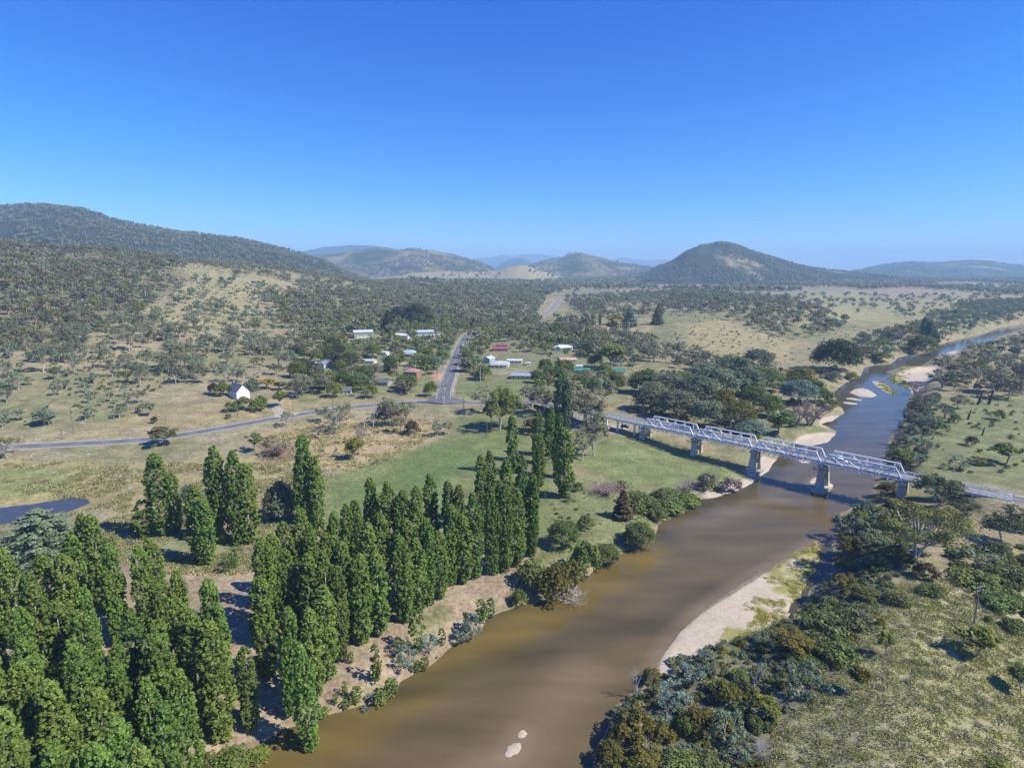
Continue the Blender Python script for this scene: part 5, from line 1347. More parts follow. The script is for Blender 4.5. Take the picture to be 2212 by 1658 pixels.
oak 1520 830 74 50 silver pale crown behind the big pale grey tree
round 1322 798 56 58 lime bright weeping tree beside white gabled cottage
round 578 840 36 24 yellow golden yellow cypress beside the church
bush 484 854 40 30 lime bright bush left of the church wall
bush 462 852 24 26 plum reddish shrub at the left of the church
bush 528 886 44 32 green green tree in front of the church
bush 556 888 34 26 lime light green bush in the church hedge
spiky 566 886 26 34 green upright tree in the church hedge
round 608 878 34 36 lime bright round tree right of the church lane
bush 545 845 32 30 wattle bluish tree behind the golden cypress
bush 500 888 30 22 green green bush at the church fence
round 606 842 28 20 dark dark round bush right of the golden cypress
bush 494 904 14 12 wattle little bluish bush by the church pole
spiky 333 914 14 16 plum dark reddish bush above the lone road tree
round 735 795 34 30 plum plum coloured tree left of the cream garage
con 840 715 40 46 dark dark pine behind the workshops
oak 866 700 46 40 dark dark round pine behind low white workshop
oak 905 705 60 50 dark large dark tree behind the blue-grey shed
con 836 800 14 36 lime slim lime conifer left of the brick house
wattle 943 800 22 30 blue blue spruce-like tree at the street verge
round 1322 720 26 30 dark dark tree in the gully poplars
round 1100 738 22 30 lime bright lime tree behind the red roof
bush 1330 700 40 22 yellow yellow-green bushes by the dark conifer
con 1360 705 32 44 blue blue conifer above the village
con 1420 700 26 42 dark dark conifer above the village
"""
for ln in PL.strip().splitlines():
    p = ln.split(None, 6)
    if p[6] == 'x': continue
    kd, x, y, w, h = p[0], *[float(q) for q in p[1:5]]
    plant(kd, x, y, w, h, p[6], None if p[5] == '-' else p[5])
for x, y, h in ((2090, 906, 22), (2121, 940, 18), (2112, 874, 26), (2135, 873, 30), (2060, 910, 14)):
    X, Y, Z, mpp = frame(x, y); hm = h*mpp*1.0
    s = MB().tube([(0, 0, -.3), (.1*hm, 0, hm*.5), (.22*hm, .05, hm)], [hm*.10, hm*.08, hm*.04], 7).bar((.1*hm, 0, hm*.55), (-.18*hm, .1*hm, hm*.8), hm*.05)
    lab = {2090: 'burnt black stump left of centre in the upper paddock', 2121: 'short burnt stump lower in the paddock', 2112: 'burnt forked trunk among bank gums', 2135: 'taller leaning burnt trunk among bank gums', 2060: 'small burnt stump near dark bushes'}[x]
    o = s.obj('burnt_stump', M['char']); o.location = (X, Y, Z); tag(o, lab, 'stump')

# ---------------------------------------------------------------- the poplar plantation
pops = []
def y_top_thin(X, Y): return Y < 120 and X < -30
def pop(X, Y, h, w, label, group='lombardy poplars on the left river bank', m=None, kind='pop'):
    if any(math.hypot(X-a, Y-b) < (3.6 if y_top_thin(X, Y) else 2.6) for a, b in pops): return
    pops.append((X, Y)); Z = float(gz(X, Y)) if Y > 59 else 3
    plant_at(kind, X, Y, Z, h, w, label, m, group, .3)
ORD = 'first second third fourth fifth sixth seventh eighth ninth tenth eleventh twelfth thirteenth fourteenth fifteenth sixteenth'.split()
front = [(1146, 1196, 25), (1118, 1222, 24), (1091, 1234, 26), (1060, 1240, 24), (1028, 1248, 25), (1003, 1258, 20), (979, 1262, 23), (951, 1292, 19), (905, 1320, 20), (868, 1340, 22), (822, 1370, 21), (784, 1388, 22), (739, 1426, 22), (710, 1466, 22), (683, 1513, 21), (640, 1540, 23)]
for i, (x, y, h) in enumerate(front):
    X, Y, Z = hit(x, y); pop(X, Y, h, random.uniform(4.2, 5.2), f'{ORD[i]} poplar from the bridge end of the riverside row')
for x, y, h, w, lab in [(544, 1577, 18, 3.6, 'slim poplar standing apart between two gaps by the water'), (481, 1598, 24, 5.5, 'broad poplar on the litter bank left of the slim one'), (359, 1656, 25, 5.5, 'last riverside poplar before the bottom picture edge'),
                   (350, 1156, 27, 6.8, 'isolated tall poplar casting a long shadow in meadow'), (382, 1150, 20, 4.5, 'shorter stem beside the isolated tall poplar'),
                   (485, 1172, 31, 6.2, 'left poplar of the tall trio in the meadow'), (515, 1176, 30, 5.6, 'middle poplar of the tall trio in the meadow'), (541, 1172, 26, 6.2, 'right poplar of the tall trio in the meadow'),
                   (665, 1128, 30, 6.5, 'tall poplar standing alone left of the green flat'), (688, 1132, 24, 5.0, 'shorter poplar touching the one beside the flat'),
                   (430, 1212, 23, 5.8, 'double poplar left of the shaded meadow strip'), (452, 1218, 20, 5.0, 'right half of the double poplar by the meadow strip'),
                   (1108, 1022, 25, 5.2, 'poplar standing in front on the reserve lawn'), (1160, 1000, 24, 5, 'slender reserve poplar behind the middle pair'), (1165, 1050, 21, 6, 'short leafy poplar below the slender reserve poplar'), (1186, 984, 23, 5.2, 'poplar right of the slender reserve poplar'),
                   (1218, 1074, 27, 7.2, 'big dark double poplar nearest the riverside lawn'), (1206, 1030, 27, 5, 'poplar just behind the big dark double poplar')]:
    X, Y, Z = hit(x, y); pop(X, Y, h, w, lab)
X, Y, Z = hit(1208, 935); pop(X, Y, 32, 6.5, 'tallest dark poplar rising behind all the others', m='poplar_far'); X, Y, Z = hit(1222, 938); pop(X, Y, 27, 5, 'dark poplar beside the tallest one', m='poplar_far')
tops = [(799, 1034, 24), (837, 1042, 24), (852, 1046, 23), (866, 1056, 22), (762, 1083, 24), (897, 1049, 23), (910, 1056, 22), (929, 1024, 25), (970, 1036, 24), (991, 1048, 23), (1039, 983, 26), (1061, 972, 26), (1092, 991, 25), (1126, 983, 24), (1143, 1049, 22),
        (612, 1128, 24), (643, 1100, 25), (561, 1165, 24), (585, 1151, 24), (715, 1107, 24), (745, 1090, 24), (690, 1115, 24), (778, 1110, 24), (666, 1140, 24), (168, 1121, 25), (197, 1117, 26), (236, 1182, 24), (297, 1187, 23), (326, 1169, 23), (7, 1199, 24), (65, 1247, 24), (92, 1206, 23), (133, 1206, 24), (157, 1158, 25), (110, 1240, 23),
        (178, 1278, 24), (222, 1271, 24), (328, 1264, 24), (379, 1240, 25), (448, 1257, 25), (120, 1309, 24), (171, 1329, 24), (70, 1270, 24), (7, 1390, 24), (80, 1366, 24), (35, 1460, 25), (160, 1394, 24), (272, 1324, 24), (331, 1345, 24), (376, 1296, 24), (405, 1324, 24), (477, 1331, 23), (289, 1376, 24), (167, 1440, 24), (244, 1444, 24), (105, 1480, 24), (314, 1461, 24), (383, 1425, 24), (40, 1330, 24),
        (620, 1190, 24), (660, 1200, 24), (700, 1190, 24), (740, 1170, 24), (590, 1230, 24), (640, 1270, 24), (680, 1260, 24), (720, 1240, 24), (760, 1210, 24), (800, 1170, 24), (840, 1140, 24), (880, 1120, 23), (560, 1250, 23), (600, 1300, 23), (650, 1340, 23), (790, 1130, 24), (820, 1110, 24), (920, 1120, 23), (950, 1110, 23), (1080, 1040, 23),
        (210, 1500, 24), (60, 1540, 24), (150, 1560, 24), (260, 1560, 24), (10, 1550, 24), (340, 1520, 24), (130, 1500, 23), (390, 1500, 23), (205, 1380, 24), (40, 1400, 23), (250, 1400, 23), (430, 1400, 24), (350, 1400, 23), (300, 1620, 24), (200, 1620, 24), (100, 1630, 24), (20, 1630, 24), (-40, 1400, 25), (-30, 1300, 25), (-50, 1500, 25)]
def poplab(x, y):
    near_ = 'among the nearest treetops' if y > 1440 else 'in the thick of the plantation' if y > 1230 else 'along the meadow side of the plantation'
    return near_
tp = []
for x, y, h in tops:
    s, k = ks(x, y); Yb = (3.2+h-H)/k; tp.append((s*Yb, Yb, h, x, y))
groups = {}
for X, Y, h, x, y in sorted(tp, key=lambda q: q[3]):
    g = poplab(x, y); groups.setdefault(g, []).append((X, Y, h))
for g, L in groups.items():
    for i, (X, Y, h) in enumerate(L):
        n = ['leftmost'] + [f'{o} from left' for o in ORD[1:]]
        if i < len(n): lab = f'{n[i]} of the poplars {g}'
        elif len(L)-1-i < len(ORD): lab = ('rightmost' if i == len(L)-1 else f'{ORD[len(L)-1-i]} from right') + f' of the poplars {g}'
        else: lab = f'poplar in the middle {g}'
        pop(X, Y, h, random.uniform(4.1, 5.1), lab)
for x, y, h in ((1588, 848, 24), (1601, 850, 23)):
    X, Y, Z = hit(x, y); pop(X, Y, h, 6.5, 'left' * (x == 1588) + 'right' * (x != 1588) + ' one of two dark poplars in the riverside wood', 'dark poplars along the river upstream', 'poplar_far')
for i, (x, y, h) in enumerate(((1994, 735, 26), (2004, 740, 24), (2013, 744, 21), (2021, 748, 17))):
    X, Y, Z = hit(x, y); pop(X, Y, h, 8, f'{ORD[i]} poplar of the descending dark row at the far bend', 'dark poplars along the river upstream', 'poplar_far')
for i, (x, y, h) in enumerate(((1258, 705, 14), (1268, 702, 15), (1280, 700, 13), (1296, 704, 16))):
    X, Y, Z = hit(x, y); pop(X, Y, h, 5, f'{ORD[i]} pale poplar in the small row above the village', 'small poplars above the village', 'silver')

# ---------------------------------------------------------------- woodland over the land
ZONES = [
 ('forest', [(0, 500), (60, 500), (200, 520), (330, 545), (400, 575), (420, 600), (330, 640), (300, 690), (240, 700), (180, 740), (100, 760), (-60, 770), (-60, 480)], 125, 9.5, 'on the forested upper slope'),
 ('ridge', [(380, 540), (560, 565), (700, 585), (800, 595), (900, 600), (920, 640), (760, 650), (640, 620), (500, 585), (400, 570)], 70, 10, 'on the skyline ridge'),
 ('open', [(330, 640), (420, 600), (560, 620), (640, 630), (660, 700), (560, 740), (440, 760), (300, 760), (240, 720)], 26, 9, 'on the open grassy slope'),
 ('midwood', [(-20, 770), (240, 705), (460, 735), (560, 745), (660, 740), (660, 800), (560, 825), (420, 835), (300, 840), (150, 810), (-20, 860)], 64, 12, 'on the hillside above the church'),
 ('scrub', [(-20, 800), (150, 800), (290, 850), (330, 900), (200, 925), (-20, 930)], 110, 6.5, 'in the grey scrub above the far left road'),
 ('centre', [(560, 640), (760, 630), (900, 615), (1200, 622), (1160, 660), (1150, 690), (1190, 720), (1100, 735), (1020, 705), (900, 690), (820, 700), (640, 735)], 95, 11, 'in the wood behind the village'),
 ('east', [(1200, 690), (1400, 735), (1560, 785), (1500, 800), (1340, 790), (1240, 760)], 85, 11, 'in the wood east of the village'),
 ('mid', [(1215, 645), (1480, 630), (1700, 650), (1840, 700), (1760, 730), (1700, 735), (1560, 690), (1400, 680), (1260, 690)], 60, 10, 'around the far grassy knoll'),
 ('bend', [(1830, 770), (1850, 730), (1950, 715), (2080, 655), (2260, 645), (2260, 692), (2110, 712), (2010, 738), (1900, 778)], 110, 8, 'along the far river bend'),
 ('pasture', [(1480, 636), (2260, 640), (2260, 700), (1980, 690), (1760, 668), (1500, 650)], 10, 10, 'dotted over the far pasture'),
 ('eastbank', [(2040, 800), (2090, 765), (2160, 745), (2290, 715), (2290, 860), (2100, 860), (2040, 845)], 40, 9, 'on the right bank flats'),
 ('village', [(650, 730), (800, 705), (960, 690), (1150, 700), (1300, 735), (1350, 770), (1350, 850), (1180, 862), (1130, 812), (985, 830), (985, 760), (960, 800), (945, 860), (760, 868), (640, 862), (640, 790)], 130, 9.5, 'among the village gardens'),
 ('plain', [(860, 600), (1200, 600), (2260, 596), (2260, 642), (1960, 622), (1850, 628), (1500, 634), (1200, 632), (900, 618)], 34, 12, 'on the far plain')]
TINT = {'forest': ['gum', 'euc', 'gum', 'bramble', 'brown'], 'ridge': ['gum', 'euc', 'gum'], 'open': ['gum', 'euc', 'wattle'], 'midwood': ['gum', 'gum', 'euc', 'wattle', 'silver'], 'scrub': ['wattle', 'gum', 'silver'],
        'centre': ['gum', 'gum', 'euc', 'bramble'], 'east': ['gum', 'euc', 'gum'], 'mid': ['gum', 'euc', 'wattle'], 'bend': ['wattle', 'green', 'green'], 'eastbank': ['euc', 'wattle', 'gum'],
        'pasture': ['gum', 'gum', 'dark'], 'village': ['green', 'euc', 'gum', 'green', 'dark', 'lime', 'euc'], 'plain': ['gum']}
roadpts = np.concatenate([P[:, :2] for nm, P, hw, m, sh in rd if nm != 'bridge_road'])
used = np.array([(a, b) for a, b, _ in plants] + pops)
cand = []
for zi, (zn, poly, dens, hm, phrase) in enumerate(ZONES):
    yl, yh = {'plain': (1600, 7000), 'forest': (350, 1100), 'ridge': (700, 2000)}.get(zn, (230, 2300))
    s0 = min(ks(p[0], p[1])[0] for p in poly)-.05; s1 = max(ks(p[0], p[1])[0] for p in poly)+.05
    area = (yh**2-yl**2)/2*(s1-s0); n = int(area/1e4*dens)
    Y = np.sqrt(rng.uniform(yl**2, yh**2, n)); X = Y*rng.uniform(s0, s1, n); Z = gz(X, Y)
    px_, py_, t_ = project(X, Y, Z); ok = inpoly(px_+fbm(X/45, Y/45, 410+zi, 3)*(70 if zn in ('forest', 'ridge', 'open', 'midwood', 'mid', 'centre') else 0), py_+fbm(X/50, Y/50, 430+zi, 3)*(26 if zn in ('forest', 'ridge', 'open', 'midwood', 'mid', 'centre') else 0), poly)
    cl = fbm(X/70, Y/70, 400+zi, 3)+.5
    ok &= rng.random(n) < sstep(.25, .55, cl)*(.85 if zn != 'village' else 1)+.12
    if zn == 'plain': ok &= fbm(X/330, Y/330, 500, 3)+.5 > np.interp(py_, [600, 618, 640], [.38, .46, .56])
    if zn not in ('plain',):
        ok &= segdist(X, Y, rpoly) > 3; ok &= ~inpoly(X, Y, rpoly)
    X, Y, Z, px_, py_, t_ = [a[ok] for a in (X, Y, Z, px_, py_, t_)]
    if zn != 'plain':
        k2 = np.ones(len(X), bool)
        for i in range(len(X)):
            if np.min((roadpts[:, 0]-X[i])**2+(roadpts[:, 1]-Y[i])**2) < 7.5**2: k2[i] = False; continue
            if any((X[i]-f[0])**2+(Y[i]-f[1])**2 < (f[2]+2)**2 for f in FOOT): k2[i] = False; continue
            for f in FOOT:          # open yards in front of houses
                dn = math.hypot(f[0], f[1]); ux, uy = -f[0]/dn, -f[1]/dn; al = (X[i]-f[0])*ux+(Y[i]-f[1])*uy; la = abs((X[i]-f[0])*uy-(Y[i]-f[1])*ux)
                if 0 < al < 46 and la < f[2]*.85: k2[i] = False
            if k2[i] and zn in ('village', 'east') and len(used) and np.min((used[:, 0]-X[i])**2+(used[:, 1]-Y[i])**2) < 9: k2[i] = False
        X, Y, Z, px_, py_, t_ = [a[k2] for a in (X, Y, Z, px_, py_, t_)]
    hh = hm*rng.uniform(.6, 1.3, len(X))
    for i in range(len(X)): cand.append((X[i], Y[i], Z[i], hh[i], px_[i], py_[i], hh[i]/t_[i], zi, rng.integers(100)))
cand.sort(key=lambda c: -c[6])
have = sum(1 for o in C.objects if o.name.startswith('gum_tree'))
LM = [('the white church', 515, 850), ('the golden cypress', 578, 835), ('the white cottage', 700, 790), ('the cream garage', 796, 780), ('the green-roofed house', 882, 765), ('the red brick house', 889, 808), ('the pale green barn', 780, 725), ('the low white workshop', 868, 725),
      ('the large steel shed', 911, 722), ('the street junction', 955, 865), ('the top of the street', 1003, 735), ('the red roof', 1080, 755), ('the blue gable cottage', 1057, 778), ('the patched grey roof', 1080, 790), ('the yellow house', 1132, 815), ('the white farmhouse', 1218, 753),
      ('the tan roof', 1226, 782), ('the teal green roof', 1258, 800), ('the white gabled cottage', 1335, 806), ('the charcoal roof', 826, 828), ('the narrow white shed', 1112, 782), ('the leaning power pole', 159, 930), ('the church lane', 600, 885), ('the country road bend', 1180, 675), ('the dirt track', 290, 672), ('the lone road tree', 354, 950), ('the far sand spit', 1990, 790), ('the bridge approach', 1310, 890), ('the far twin dark trees', 1810, 790), ('the blue conifer', 1360, 700)]
CN = {'gum': 'grey-green', 'euc': 'olive', 'wattle': 'blue-grey', 'silver': 'pale silvery', 'dark': 'dark green', 'bramble': 'dull green', 'brown': 'brown-tinged', 'twig': 'purplish', 'green': 'leafy green', 'lime': 'light green'}
indiv = cand[:max(0, 296-have)] ; rest = cand[len(indiv):]
for X, Y, Z, h, px_, py_, sz, zi, q in indiv:
    zn, _, _, _, phrase = ZONES[zi]; lm = TINT[zn][q % len(TINT[zn])]; lk = min(LM, key=lambda l: (l[1]-px_)**2+4*(l[2]-py_)**2)
    dx, dy = px_-lk[1], py_-lk[2]; dist = math.hypot(dx, dy*2)
    rel = ('left of' if dx < 0 else 'right of') if abs(dx) > abs(dy*2) else ('behind' if dy < 0 else 'below')
    far_ = 'just' if dist < 45 else 'a little' if dist < 90 else 'well' if dist < 170 else 'far'
    hs_ = 'small' if h < 8 else 'tall' if h > 12.5 else 'broad' if q % 2 else 'slim'
    w = h*random.uniform(.72, 1.0)*(1.15 if zn == 'village' else 1)
    fam = 'oak' if (zn == 'village' and lm in ('green', 'lime', 'dark')) else 'round' if False or (zn == 'scrub' and q % 3 == 0) else 'gum' if lm in ('gum', 'wattle', 'silver', 'twig') and zn != 'bend' else 'euc'
    plant_at(fam, X, Y, Z, h, w, f'{hs_} {CN[lm]} tree {far_} {rel} {lk[0]}', lm, 'trees ' + phrase)

# geometry-node scatter: many copies of a few meshes as one object
def scatter(name, label, cat, P, sc, protos, seedv=0):
    col = bpy.data.collections.new(name+'_shapes')
    for m_ in protos: col.objects.link(bpy.data.objects.new(m_.name, m_))
    me = bpy.data.meshes.new(name); P = np.asarray(P, np.float32); me.vertices.add(len(P)); me.vertices.foreach_set('co', P.ravel())
    a = me.attributes.new('size', 'FLOAT', 'POINT'); a.data.foreach_set('value', np.asarray(sc, np.float32))
    o = link(name, me); tag(o, label, cat, None, 'stuff')
    ng = bpy.data.node_groups.new(name, 'GeometryNodeTree'); ng.interface.new_socket('Geometry', in_out='INPUT', socket_type='NodeSocketGeometry'); ng.interface.new_socket('Geometry', in_out='OUTPUT', socket_type='NodeSocketGeometry')
    N = ng.nodes.new; gi = N('NodeGroupInput'); go = N('NodeGroupOutput'); ip = N('GeometryNodeInstanceOnPoints'); ci = N('GeometryNodeCollectionInfo')
    ci.inputs['Collection'].default_value = col; ci.inputs['Separate Children'].default_value = True; ci.inputs['Reset Children'].default_value = True
    at = N('GeometryNodeInputNamedAttribute'); at.data_type = 'FLOAT'; at.inputs['Name'].default_value = 'size'
    rv = N('FunctionNodeRandomValue'); rv.data_type = 'FLOAT'; rv.inputs[3].default_value = 6.283; rv.inputs['Seed'].default_value = seedv
    ri = N('FunctionNodeRandomValue'); ri.data_type = 'INT'; ri.inputs[4].default_value = 0; ri.inputs[5].default_value = len(protos)-1; ri.inputs['Seed'].default_value = seedv+5
    cx = N('ShaderNodeCombineXYZ')
    L = ng.links.new; L(rv.outputs[1], cx.inputs[2]); L(gi.outputs[0], ip.inputs['Points']); L(ci.outputs[0], ip.inputs['Instance']); ip.inputs['Pick Instance'].default_value = True
    L(ri.outputs[2], ip.inputs['Instance Index']); L(cx.outputs[0], ip.inputs['Rotation']); L(at.outputs[0], ip.inputs['Scale']); L(ip.outputs[0], go.inputs[0])
    md = o.modifiers.new('scatter', 'NODES'); md.node_group = ng; return o
def recol(me, lm): c = me.copy(); c.materials[len(c.materials)-1] = M[lm]; return c
byz = {}
for c in rest: byz.setdefault(c[7], []).append(c)
for zi, L in byz.items():
    zn, _, _, _, phrase = ZONES[zi]; far_ = zn == 'plain'
    pr = FARC if far_ else [recol((MID+MIDD)[(j*3+zi) % 10], tn) for j, tn in enumerate(TINT[zn]*2)][:8]
    scatter('woodland', 'mixed eucalypt woodland ' + phrase, 'woodland', [(c[0], c[1], c[2]-.3) for c in L], [c[3]/(8.5 if far_ else 13)*(1 if far_ else 1.08) for c in L], pr, zi)
# scrub dotting the slopes
def scatter_px(poly, n, yl, yh, cond=None):
    s0 = min(ks(p[0], p[1])[0] for p in poly)-.03; s1 = max(ks(p[0], p[1])[0] for p in poly)+.03
    Y = np.sqrt(rng.uniform(yl**2, yh**2, n)); X = Y*rng.uniform(s0, s1, n); Z = gz(X, Y); px_, py_, _ = project(X, Y, Z)
    ok = inpoly(px_, py_, poly)
    if cond is not None: ok &= cond(X, Y)
    ok &= ~inpoly(X, Y, rpoly)
    return X[ok], Y[ok], Z[ok]
dr = lambda X, Y: np.array([np.min((roadpts[:, 0]-a)**2+(roadpts[:, 1]-b)**2) > 36 for a, b in zip(X, Y)]) if len(X) else np.zeros(0, bool)
X, Y, Z = scatter_px([(0, 520), (330, 545), (560, 570), (700, 590), (900, 620), (980, 690), (640, 760), (640, 820), (420, 860), (300, 900), (0, 940)], 9000, 260, 1200, lambda X, Y: fbm(X/40, Y/40, 610, 3) > -.02)
ok = dr(X, Y); X, Y, Z = X[ok], Y[ok], Z[ok]
scatter('scrub', 'low scrub bushes dotting the dry hillside', 'scrub', np.stack([X, Y, Z-.1], 1), rng.uniform(.5, 1.7, len(X)), [recol(SCR[0], 'gum'), recol(SCR[1], 'bramble'), recol(SCR[2], 'wattle')], 3)
X, Y, Z = scatter_px([(1215, 645), (1700, 650), (1900, 720), (1700, 790), (1560, 800), (1300, 720)], 2500, 400, 1500, lambda X, Y: fbm(X/40, Y/40, 611, 3) > 0)
scatter('scrub', 'low bushes on the far grassy knoll', 'scrub', np.stack([X, Y, Z-.1], 1), rng.uniform(.6, 1.8, len(X)), [recol(SCR[0], 'gum'), recol(SCR[1], 'bramble')], 4)
X, Y, Z = scatter_px([(560, 935), (700, 905), (940, 895), (960, 930), (820, 1000), (700, 1030), (560, 1000)], 500, 230, 380, lambda X, Y: fbm(X/15, Y/15, 612, 3) > -.05)
scatter('scrub', 'low dry scrub on the slope below the road', 'scrub', np.stack([X, Y, Z-.1], 1), rng.uniform(.35, 1.0, len(X)), [recol(SCR[0], 'gum'), recol(SCR[1], 'tuft'), recol(SCR[2], 'tuft')], 6)
# right bank understory
def under(poly, n, yl, yh, lab, mats_, s0=.5, s1=1.5, nm='undergrowth'):
    X, Y, Z = scatter_px(poly, n, yl, yh)
    scatter(nm, lab, 'undergrowth', np.stack([X, Y, Z-.1], 1), rng.uniform(s0, s1, len(X)), [recol(SCR2[j % 3], q) for j, q in enumerate(mats_)], n)
SCR2 = [bushy(1.5, 2.4, 195+i, nc=18, nq=32, size=.14) for i in range(3)]
under([(1290, 1700), (1300, 1610), (1330, 1540), (1380, 1490), (1430, 1440), (1520, 1400), (1640, 1370), (1720, 1330), (1750, 1290), (1800, 1250), (1815, 1130), (1860, 1095), (1960, 1110), (1990, 1200), (1900, 1300), (1870, 1350), (1820, 1430), (1740, 1520), (1640, 1600), (1660, 1700)], 6500, 60, 260, 'dense bramble and shrub undergrowth on the near right bank', ['bramble', 'green', 'olive', 'wattle', 'tuft', 'wattle'], .45, 1.05)
under([(2040, 1190), (2230, 1180), (2230, 1360), (2120, 1290)], 900, 90, 220, 'bramble undergrowth in the gully by the right edge', ['bramble', 'green', 'green'], .7, 1.5)
under([(1900, 1060), (1920, 980), (1945, 925), (1960, 860), (2030, 850), (2020, 940), (1990, 1010), (1960, 1075)], 700, 180, 420, 'bushy undergrowth lining the right bank upstream', ['wattle', 'green', 'brown', 'wattle'], .7, 1.7)
under([(2030, 860), (2230, 850), (2230, 1040), (2010, 1010)], 180, 180, 420, 'scattered low bushes in the right paddock', ['wattle', 'green', 'bramble'], .4, 1.2)
under([(1350, 1070), (1500, 1068), (1500, 1098), (1430, 1125), (1400, 1125)], 500, 180, 260, 'bramble cover on the left bank point', ['green', 'bramble', 'green'], .5, 1.0)
under([(1180, 1080), (1240, 1090), (1230, 1020), (1340, 1045), (1430, 1065), (1400, 1110), (1330, 1190), (1270, 1230)], 120, 150, 260, 'tufty shrubs on the left bank slope', ['green', 'gum', 'tuft'], .3, .8)
under([(1350, 900), (1700, 930), (1780, 880), (1700, 790), (1400, 800)], 900, 230, 520, 'undergrowth beneath the riverside wood', ['green', 'dark', 'olive'], .8, 1.8)
under([(1780, 860), (1830, 790), (1930, 775), (2000, 755), (2100, 715), (2000, 720), (1850, 760), (1760, 810)], 900, 280, 900, 'scrub along the left bank of the upper river', ['green', 'wattle', 'olive', 'twig'], .8, 2.2)
# weeds along the near waterline of the left bank
X, Y, Z = scatter_px([(520, 1650), (700, 1530), (840, 1500), (960, 1400), (1050, 1330), (1150, 1290), (1290, 1225), (1290, 1245), (1160, 1308), (1060, 1345), (970, 1412), (860, 1520), (640, 1600), (540, 1680)], 4000, 60, 220)
scatter('bank_weeds', 'pale weeds and grass along the near waterline', 'weeds', np.stack([X, Y, Z], 1), rng.uniform(.18, .42, len(X)), [recol(SCR2[0], 'reed'), recol(SCR2[1], 'green'), recol(SCR2[2], 'tuft')], 9)

# grass tufts
def tuftmesh(seed, mt, n=26, wd=1.2, hh=.5):
    g = np.random.default_rng(seed); b = g.uniform(-wd, wd, (n, 2)); a = g.uniform(0, 6.28, n); L = g.uniform(.08, .2, n); hgt = hh*g.uniform(.4, 1, n); V = []
    for i in range(n):
        cx_, cy_ = b[i]; dx, dy = math.cos(a[i])*L[i], math.sin(a[i])*L[i]; lx, ly = g.normal(0, .15, 2)
        V += [(cx_-dx, cy_-dy, 0), (cx_+dx, cy_+dy, 0), (cx_+dx*.5+lx, cy_+dy*.5+ly, hgt[i]), (cx_-dx*.5+lx, cy_-dy*.5+ly, hgt[i]*.9)]
    return fastmesh('tuft', V, np.arange(4*n).reshape(-1, 4), mats=[M[mt]])
TF = [tuftmesh(1, 'tuft'), tuftmesh(2, 'tuft'), tuftmesh(3, 'gum'), tuftmesh(4, 'reed')]
X, Y, Z = scatter_px([(1640, 1760), (1660, 1600), (1740, 1520), (1830, 1430), (1890, 1300), (1980, 1230), (2080, 1260), (2300, 1420), (2300, 1760)], 16000, 60, 190)
scatter('grass', 'tufted dry and green grass on the near right bank', 'grass', np.stack([X, Y, Z-.02], 1), rng.uniform(.35, .85, len(X)), TF, 12)
X, Y, Z = scatter_px([(0, 1000), (560, 1000), (700, 1030), (700, 1120), (560, 1240), (330, 1240), (150, 1180), (0, 1250)], 9000, 130, 260, lambda X, Y: (fbm(X/12, Y/12, 620, 3) > -.03) & ~inpoly(X, Y, POND))
scatter('grass', 'long dry grass tufts across the left meadow', 'grass', np.stack([X, Y, Z-.02], 1), rng.uniform(.6, 1.5, len(X)), TF[:3], 13)
X, Y, Z = scatter_px([(580, 940), (760, 900), (940, 900), (960, 930), (820, 1000), (700, 1030), (560, 1000)], 3000, 220, 380, lambda X, Y: fbm(X/12, Y/12, 621, 3) > -.1)
scatter('grass', 'tall straw grass below the road cutting', 'grass', np.stack([X, Y, Z-.02], 1), rng.uniform(.7, 1.7, len(X)), TF[:2], 14)
X, Y, Z = scatter_px([(1500, 1430), (1545, 1385), (1590, 1320), (1640, 1255), (1700, 1205), (1768, 1168), (1775, 1200), (1740, 1265), (1700, 1325), (1690, 1380), (1600, 1420)], 6500, 90, 200, lambda X, Y: (fbm(X/4, Y/4, 622, 3) > .03) | (segdist(X, Y, [onplane(*p) for p in [(1764, 1168), (1772, 1190), (1768, 1212), (1745, 1250), (1730, 1280), (1700, 1322), (1600, 1400)]], False) < 2.2))
scatter('sedge', 'yellow-green sedge growing on the sand island', 'sedge', np.stack([X, Y, Z-.02], 1), rng.uniform(.3, .75, len(X)), [TF[3], tuftmesh(7, 'reed', 30, 1, .4)], 15)
X, Y, Z = scatter_px(ISL[0]+[], 400, 200, 600)
Xq = np.array([onplane(*p) for p in rot([(1300, 1000), (1320, 1015), (1345, 1030), (1360, 1050), (1370, 1062), (1310, 1020), (1335, 1040)], 1458, 486, .3408)]*6) + rng.normal(0, 1.6, (42, 2))
Xr = np.array([onplane(*p) for p in rot([(1400, 960), (1430, 940), (1460, 930), (1410, 990), (1440, 1010), (1480, 1025), (1395, 975)], 1458, 486, .3408)]*14) + rng.normal(0, 3, (98, 2))
Xq = np.concatenate([Xq, Xr]); scatter('sedge', 'yellow-green sedge on the upstream sand bars', 'sedge', np.stack([Xq[:, 0], Xq[:, 1], np.maximum(gz(Xq[:, 0], Xq[:, 1]), 0)], 1), rng.uniform(.8, 1.9, len(Xq)), [TF[3], tuftmesh(8, 'reed', 30, 1, .6)], 16)

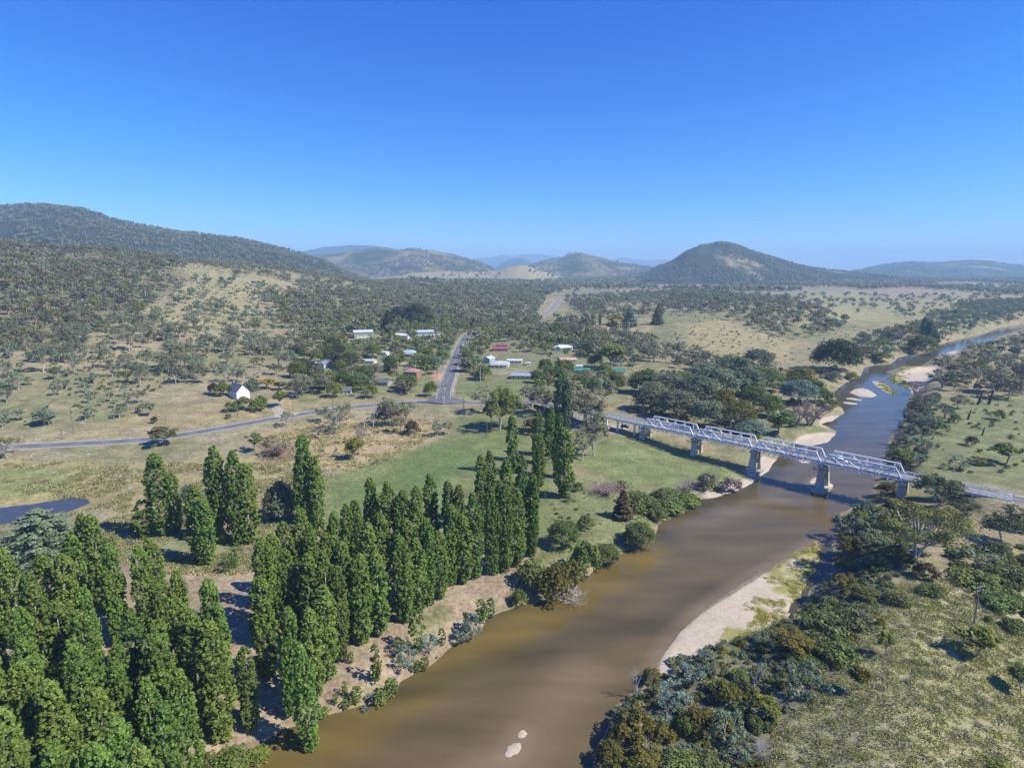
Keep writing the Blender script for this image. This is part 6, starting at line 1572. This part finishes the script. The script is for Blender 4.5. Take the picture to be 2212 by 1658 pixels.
# trees on the hills
def hill_trees(nm, n, sc, thr, nsc, yfront=None, seed=0):
    XG, YG, Z = hill_pts[nm]; r, c = XG.shape
    i = rng.uniform(0, r-1.01, n); j = rng.uniform(0, c-1.01, n); ii, jj = i.astype(int), j.astype(int); fi, fj = i-ii, j-jj
    def L(A): return (A[ii, jj]*(1-fj)+A[ii, jj+1]*fj)*(1-fi) + (A[ii+1, jj]*(1-fj)+A[ii+1, jj+1]*fj)*fi
    X, Y, Zz = L(XG), L(YG), L(Z); ok = (Zz > gz(X, Y)) & (fbm(X/nsc, Y/nsc, 700+seed, 4)+.5 > thr) & (i < 100)
    X, Y, Zz = X[ok], Y[ok], Zz[ok]
    scatter('hill_forest', f'bush trees covering the {nm.replace("_", " ")}', 'forest', np.stack([X, Y, Zz-.5], 1), sc*rng.uniform(.6, 1.3, len(X)), FARC, 30+seed)
hill_trees('mountain', 16000, 1.1, .33, 260, seed=1)
hill_trees('conical_hill', 13000, 1.0, .40, 220, seed=2)
hill_trees('rocky_hill', 3500, 1.2, .50, 260, seed=3)
hill_trees('grassy_hill', 4500, 1.2, .52, 300, seed=4)
hill_trees('pasture_hill', 500, 1.3, .50, 200, seed=5)
hill_trees('distant_hills', 9000, 1.4, .44, 500, seed=6)

# ---------------------------------------------------------------- the air
hb = MB().box((0, 8400, 244), (46000, 17600, 512)); hm_ = bpy.data.materials.new('haze_air'); hm_.use_nodes = True; t = hm_.node_tree; t.nodes.clear()
pv = t.nodes.new('ShaderNodeVolumePrincipled'); pv.inputs['Color'].default_value = (.46, .715, 1, 1); pv.inputs['Density'].default_value = 1.3e-4; pv.inputs['Anisotropy'].default_value = 0.0
ou = t.nodes.new('ShaderNodeOutputMaterial'); t.links.new(pv.outputs[0], ou.inputs['Volume'])
tag(hb.obj('haze', hm_), 'thin blue haze filling the valley air', 'haze', None, 'stuff')

# labels that several things still share: count them from the left
OR2 = ORD + [a+'-'+b if b else a for a in ('twenty', 'thirty', 'forty') for b in ('', 'one', 'two', 'three', 'four', 'five', 'six', 'seven', 'eight', 'nine')]
OR2 = ORD + ['number'] * 0 + ['seventeenth', 'eighteenth', 'nineteenth', 'twentieth'] + ['twenty-'+q for q in ORD[:9]] + ['thirtieth'] + ['thirty-'+q for q in ORD[:9]] + ['fortieth']
bl = {}
for o in C.objects:
    if o.parent is None and 'label' in o and 'category' in o and o.get('kind') is None: bl.setdefault(o['label'], []).append(o)
for lab, L in bl.items():
    if len(L) < 2: continue
    L.sort(key=lambda o: project(o.location.x, o.location.y, o.location.z)[0])
    for i, o in enumerate(L):
        if i < len(OR2): o['label'] = lab + (', leftmost one' if i == 0 else f', {OR2[i]} from the left')
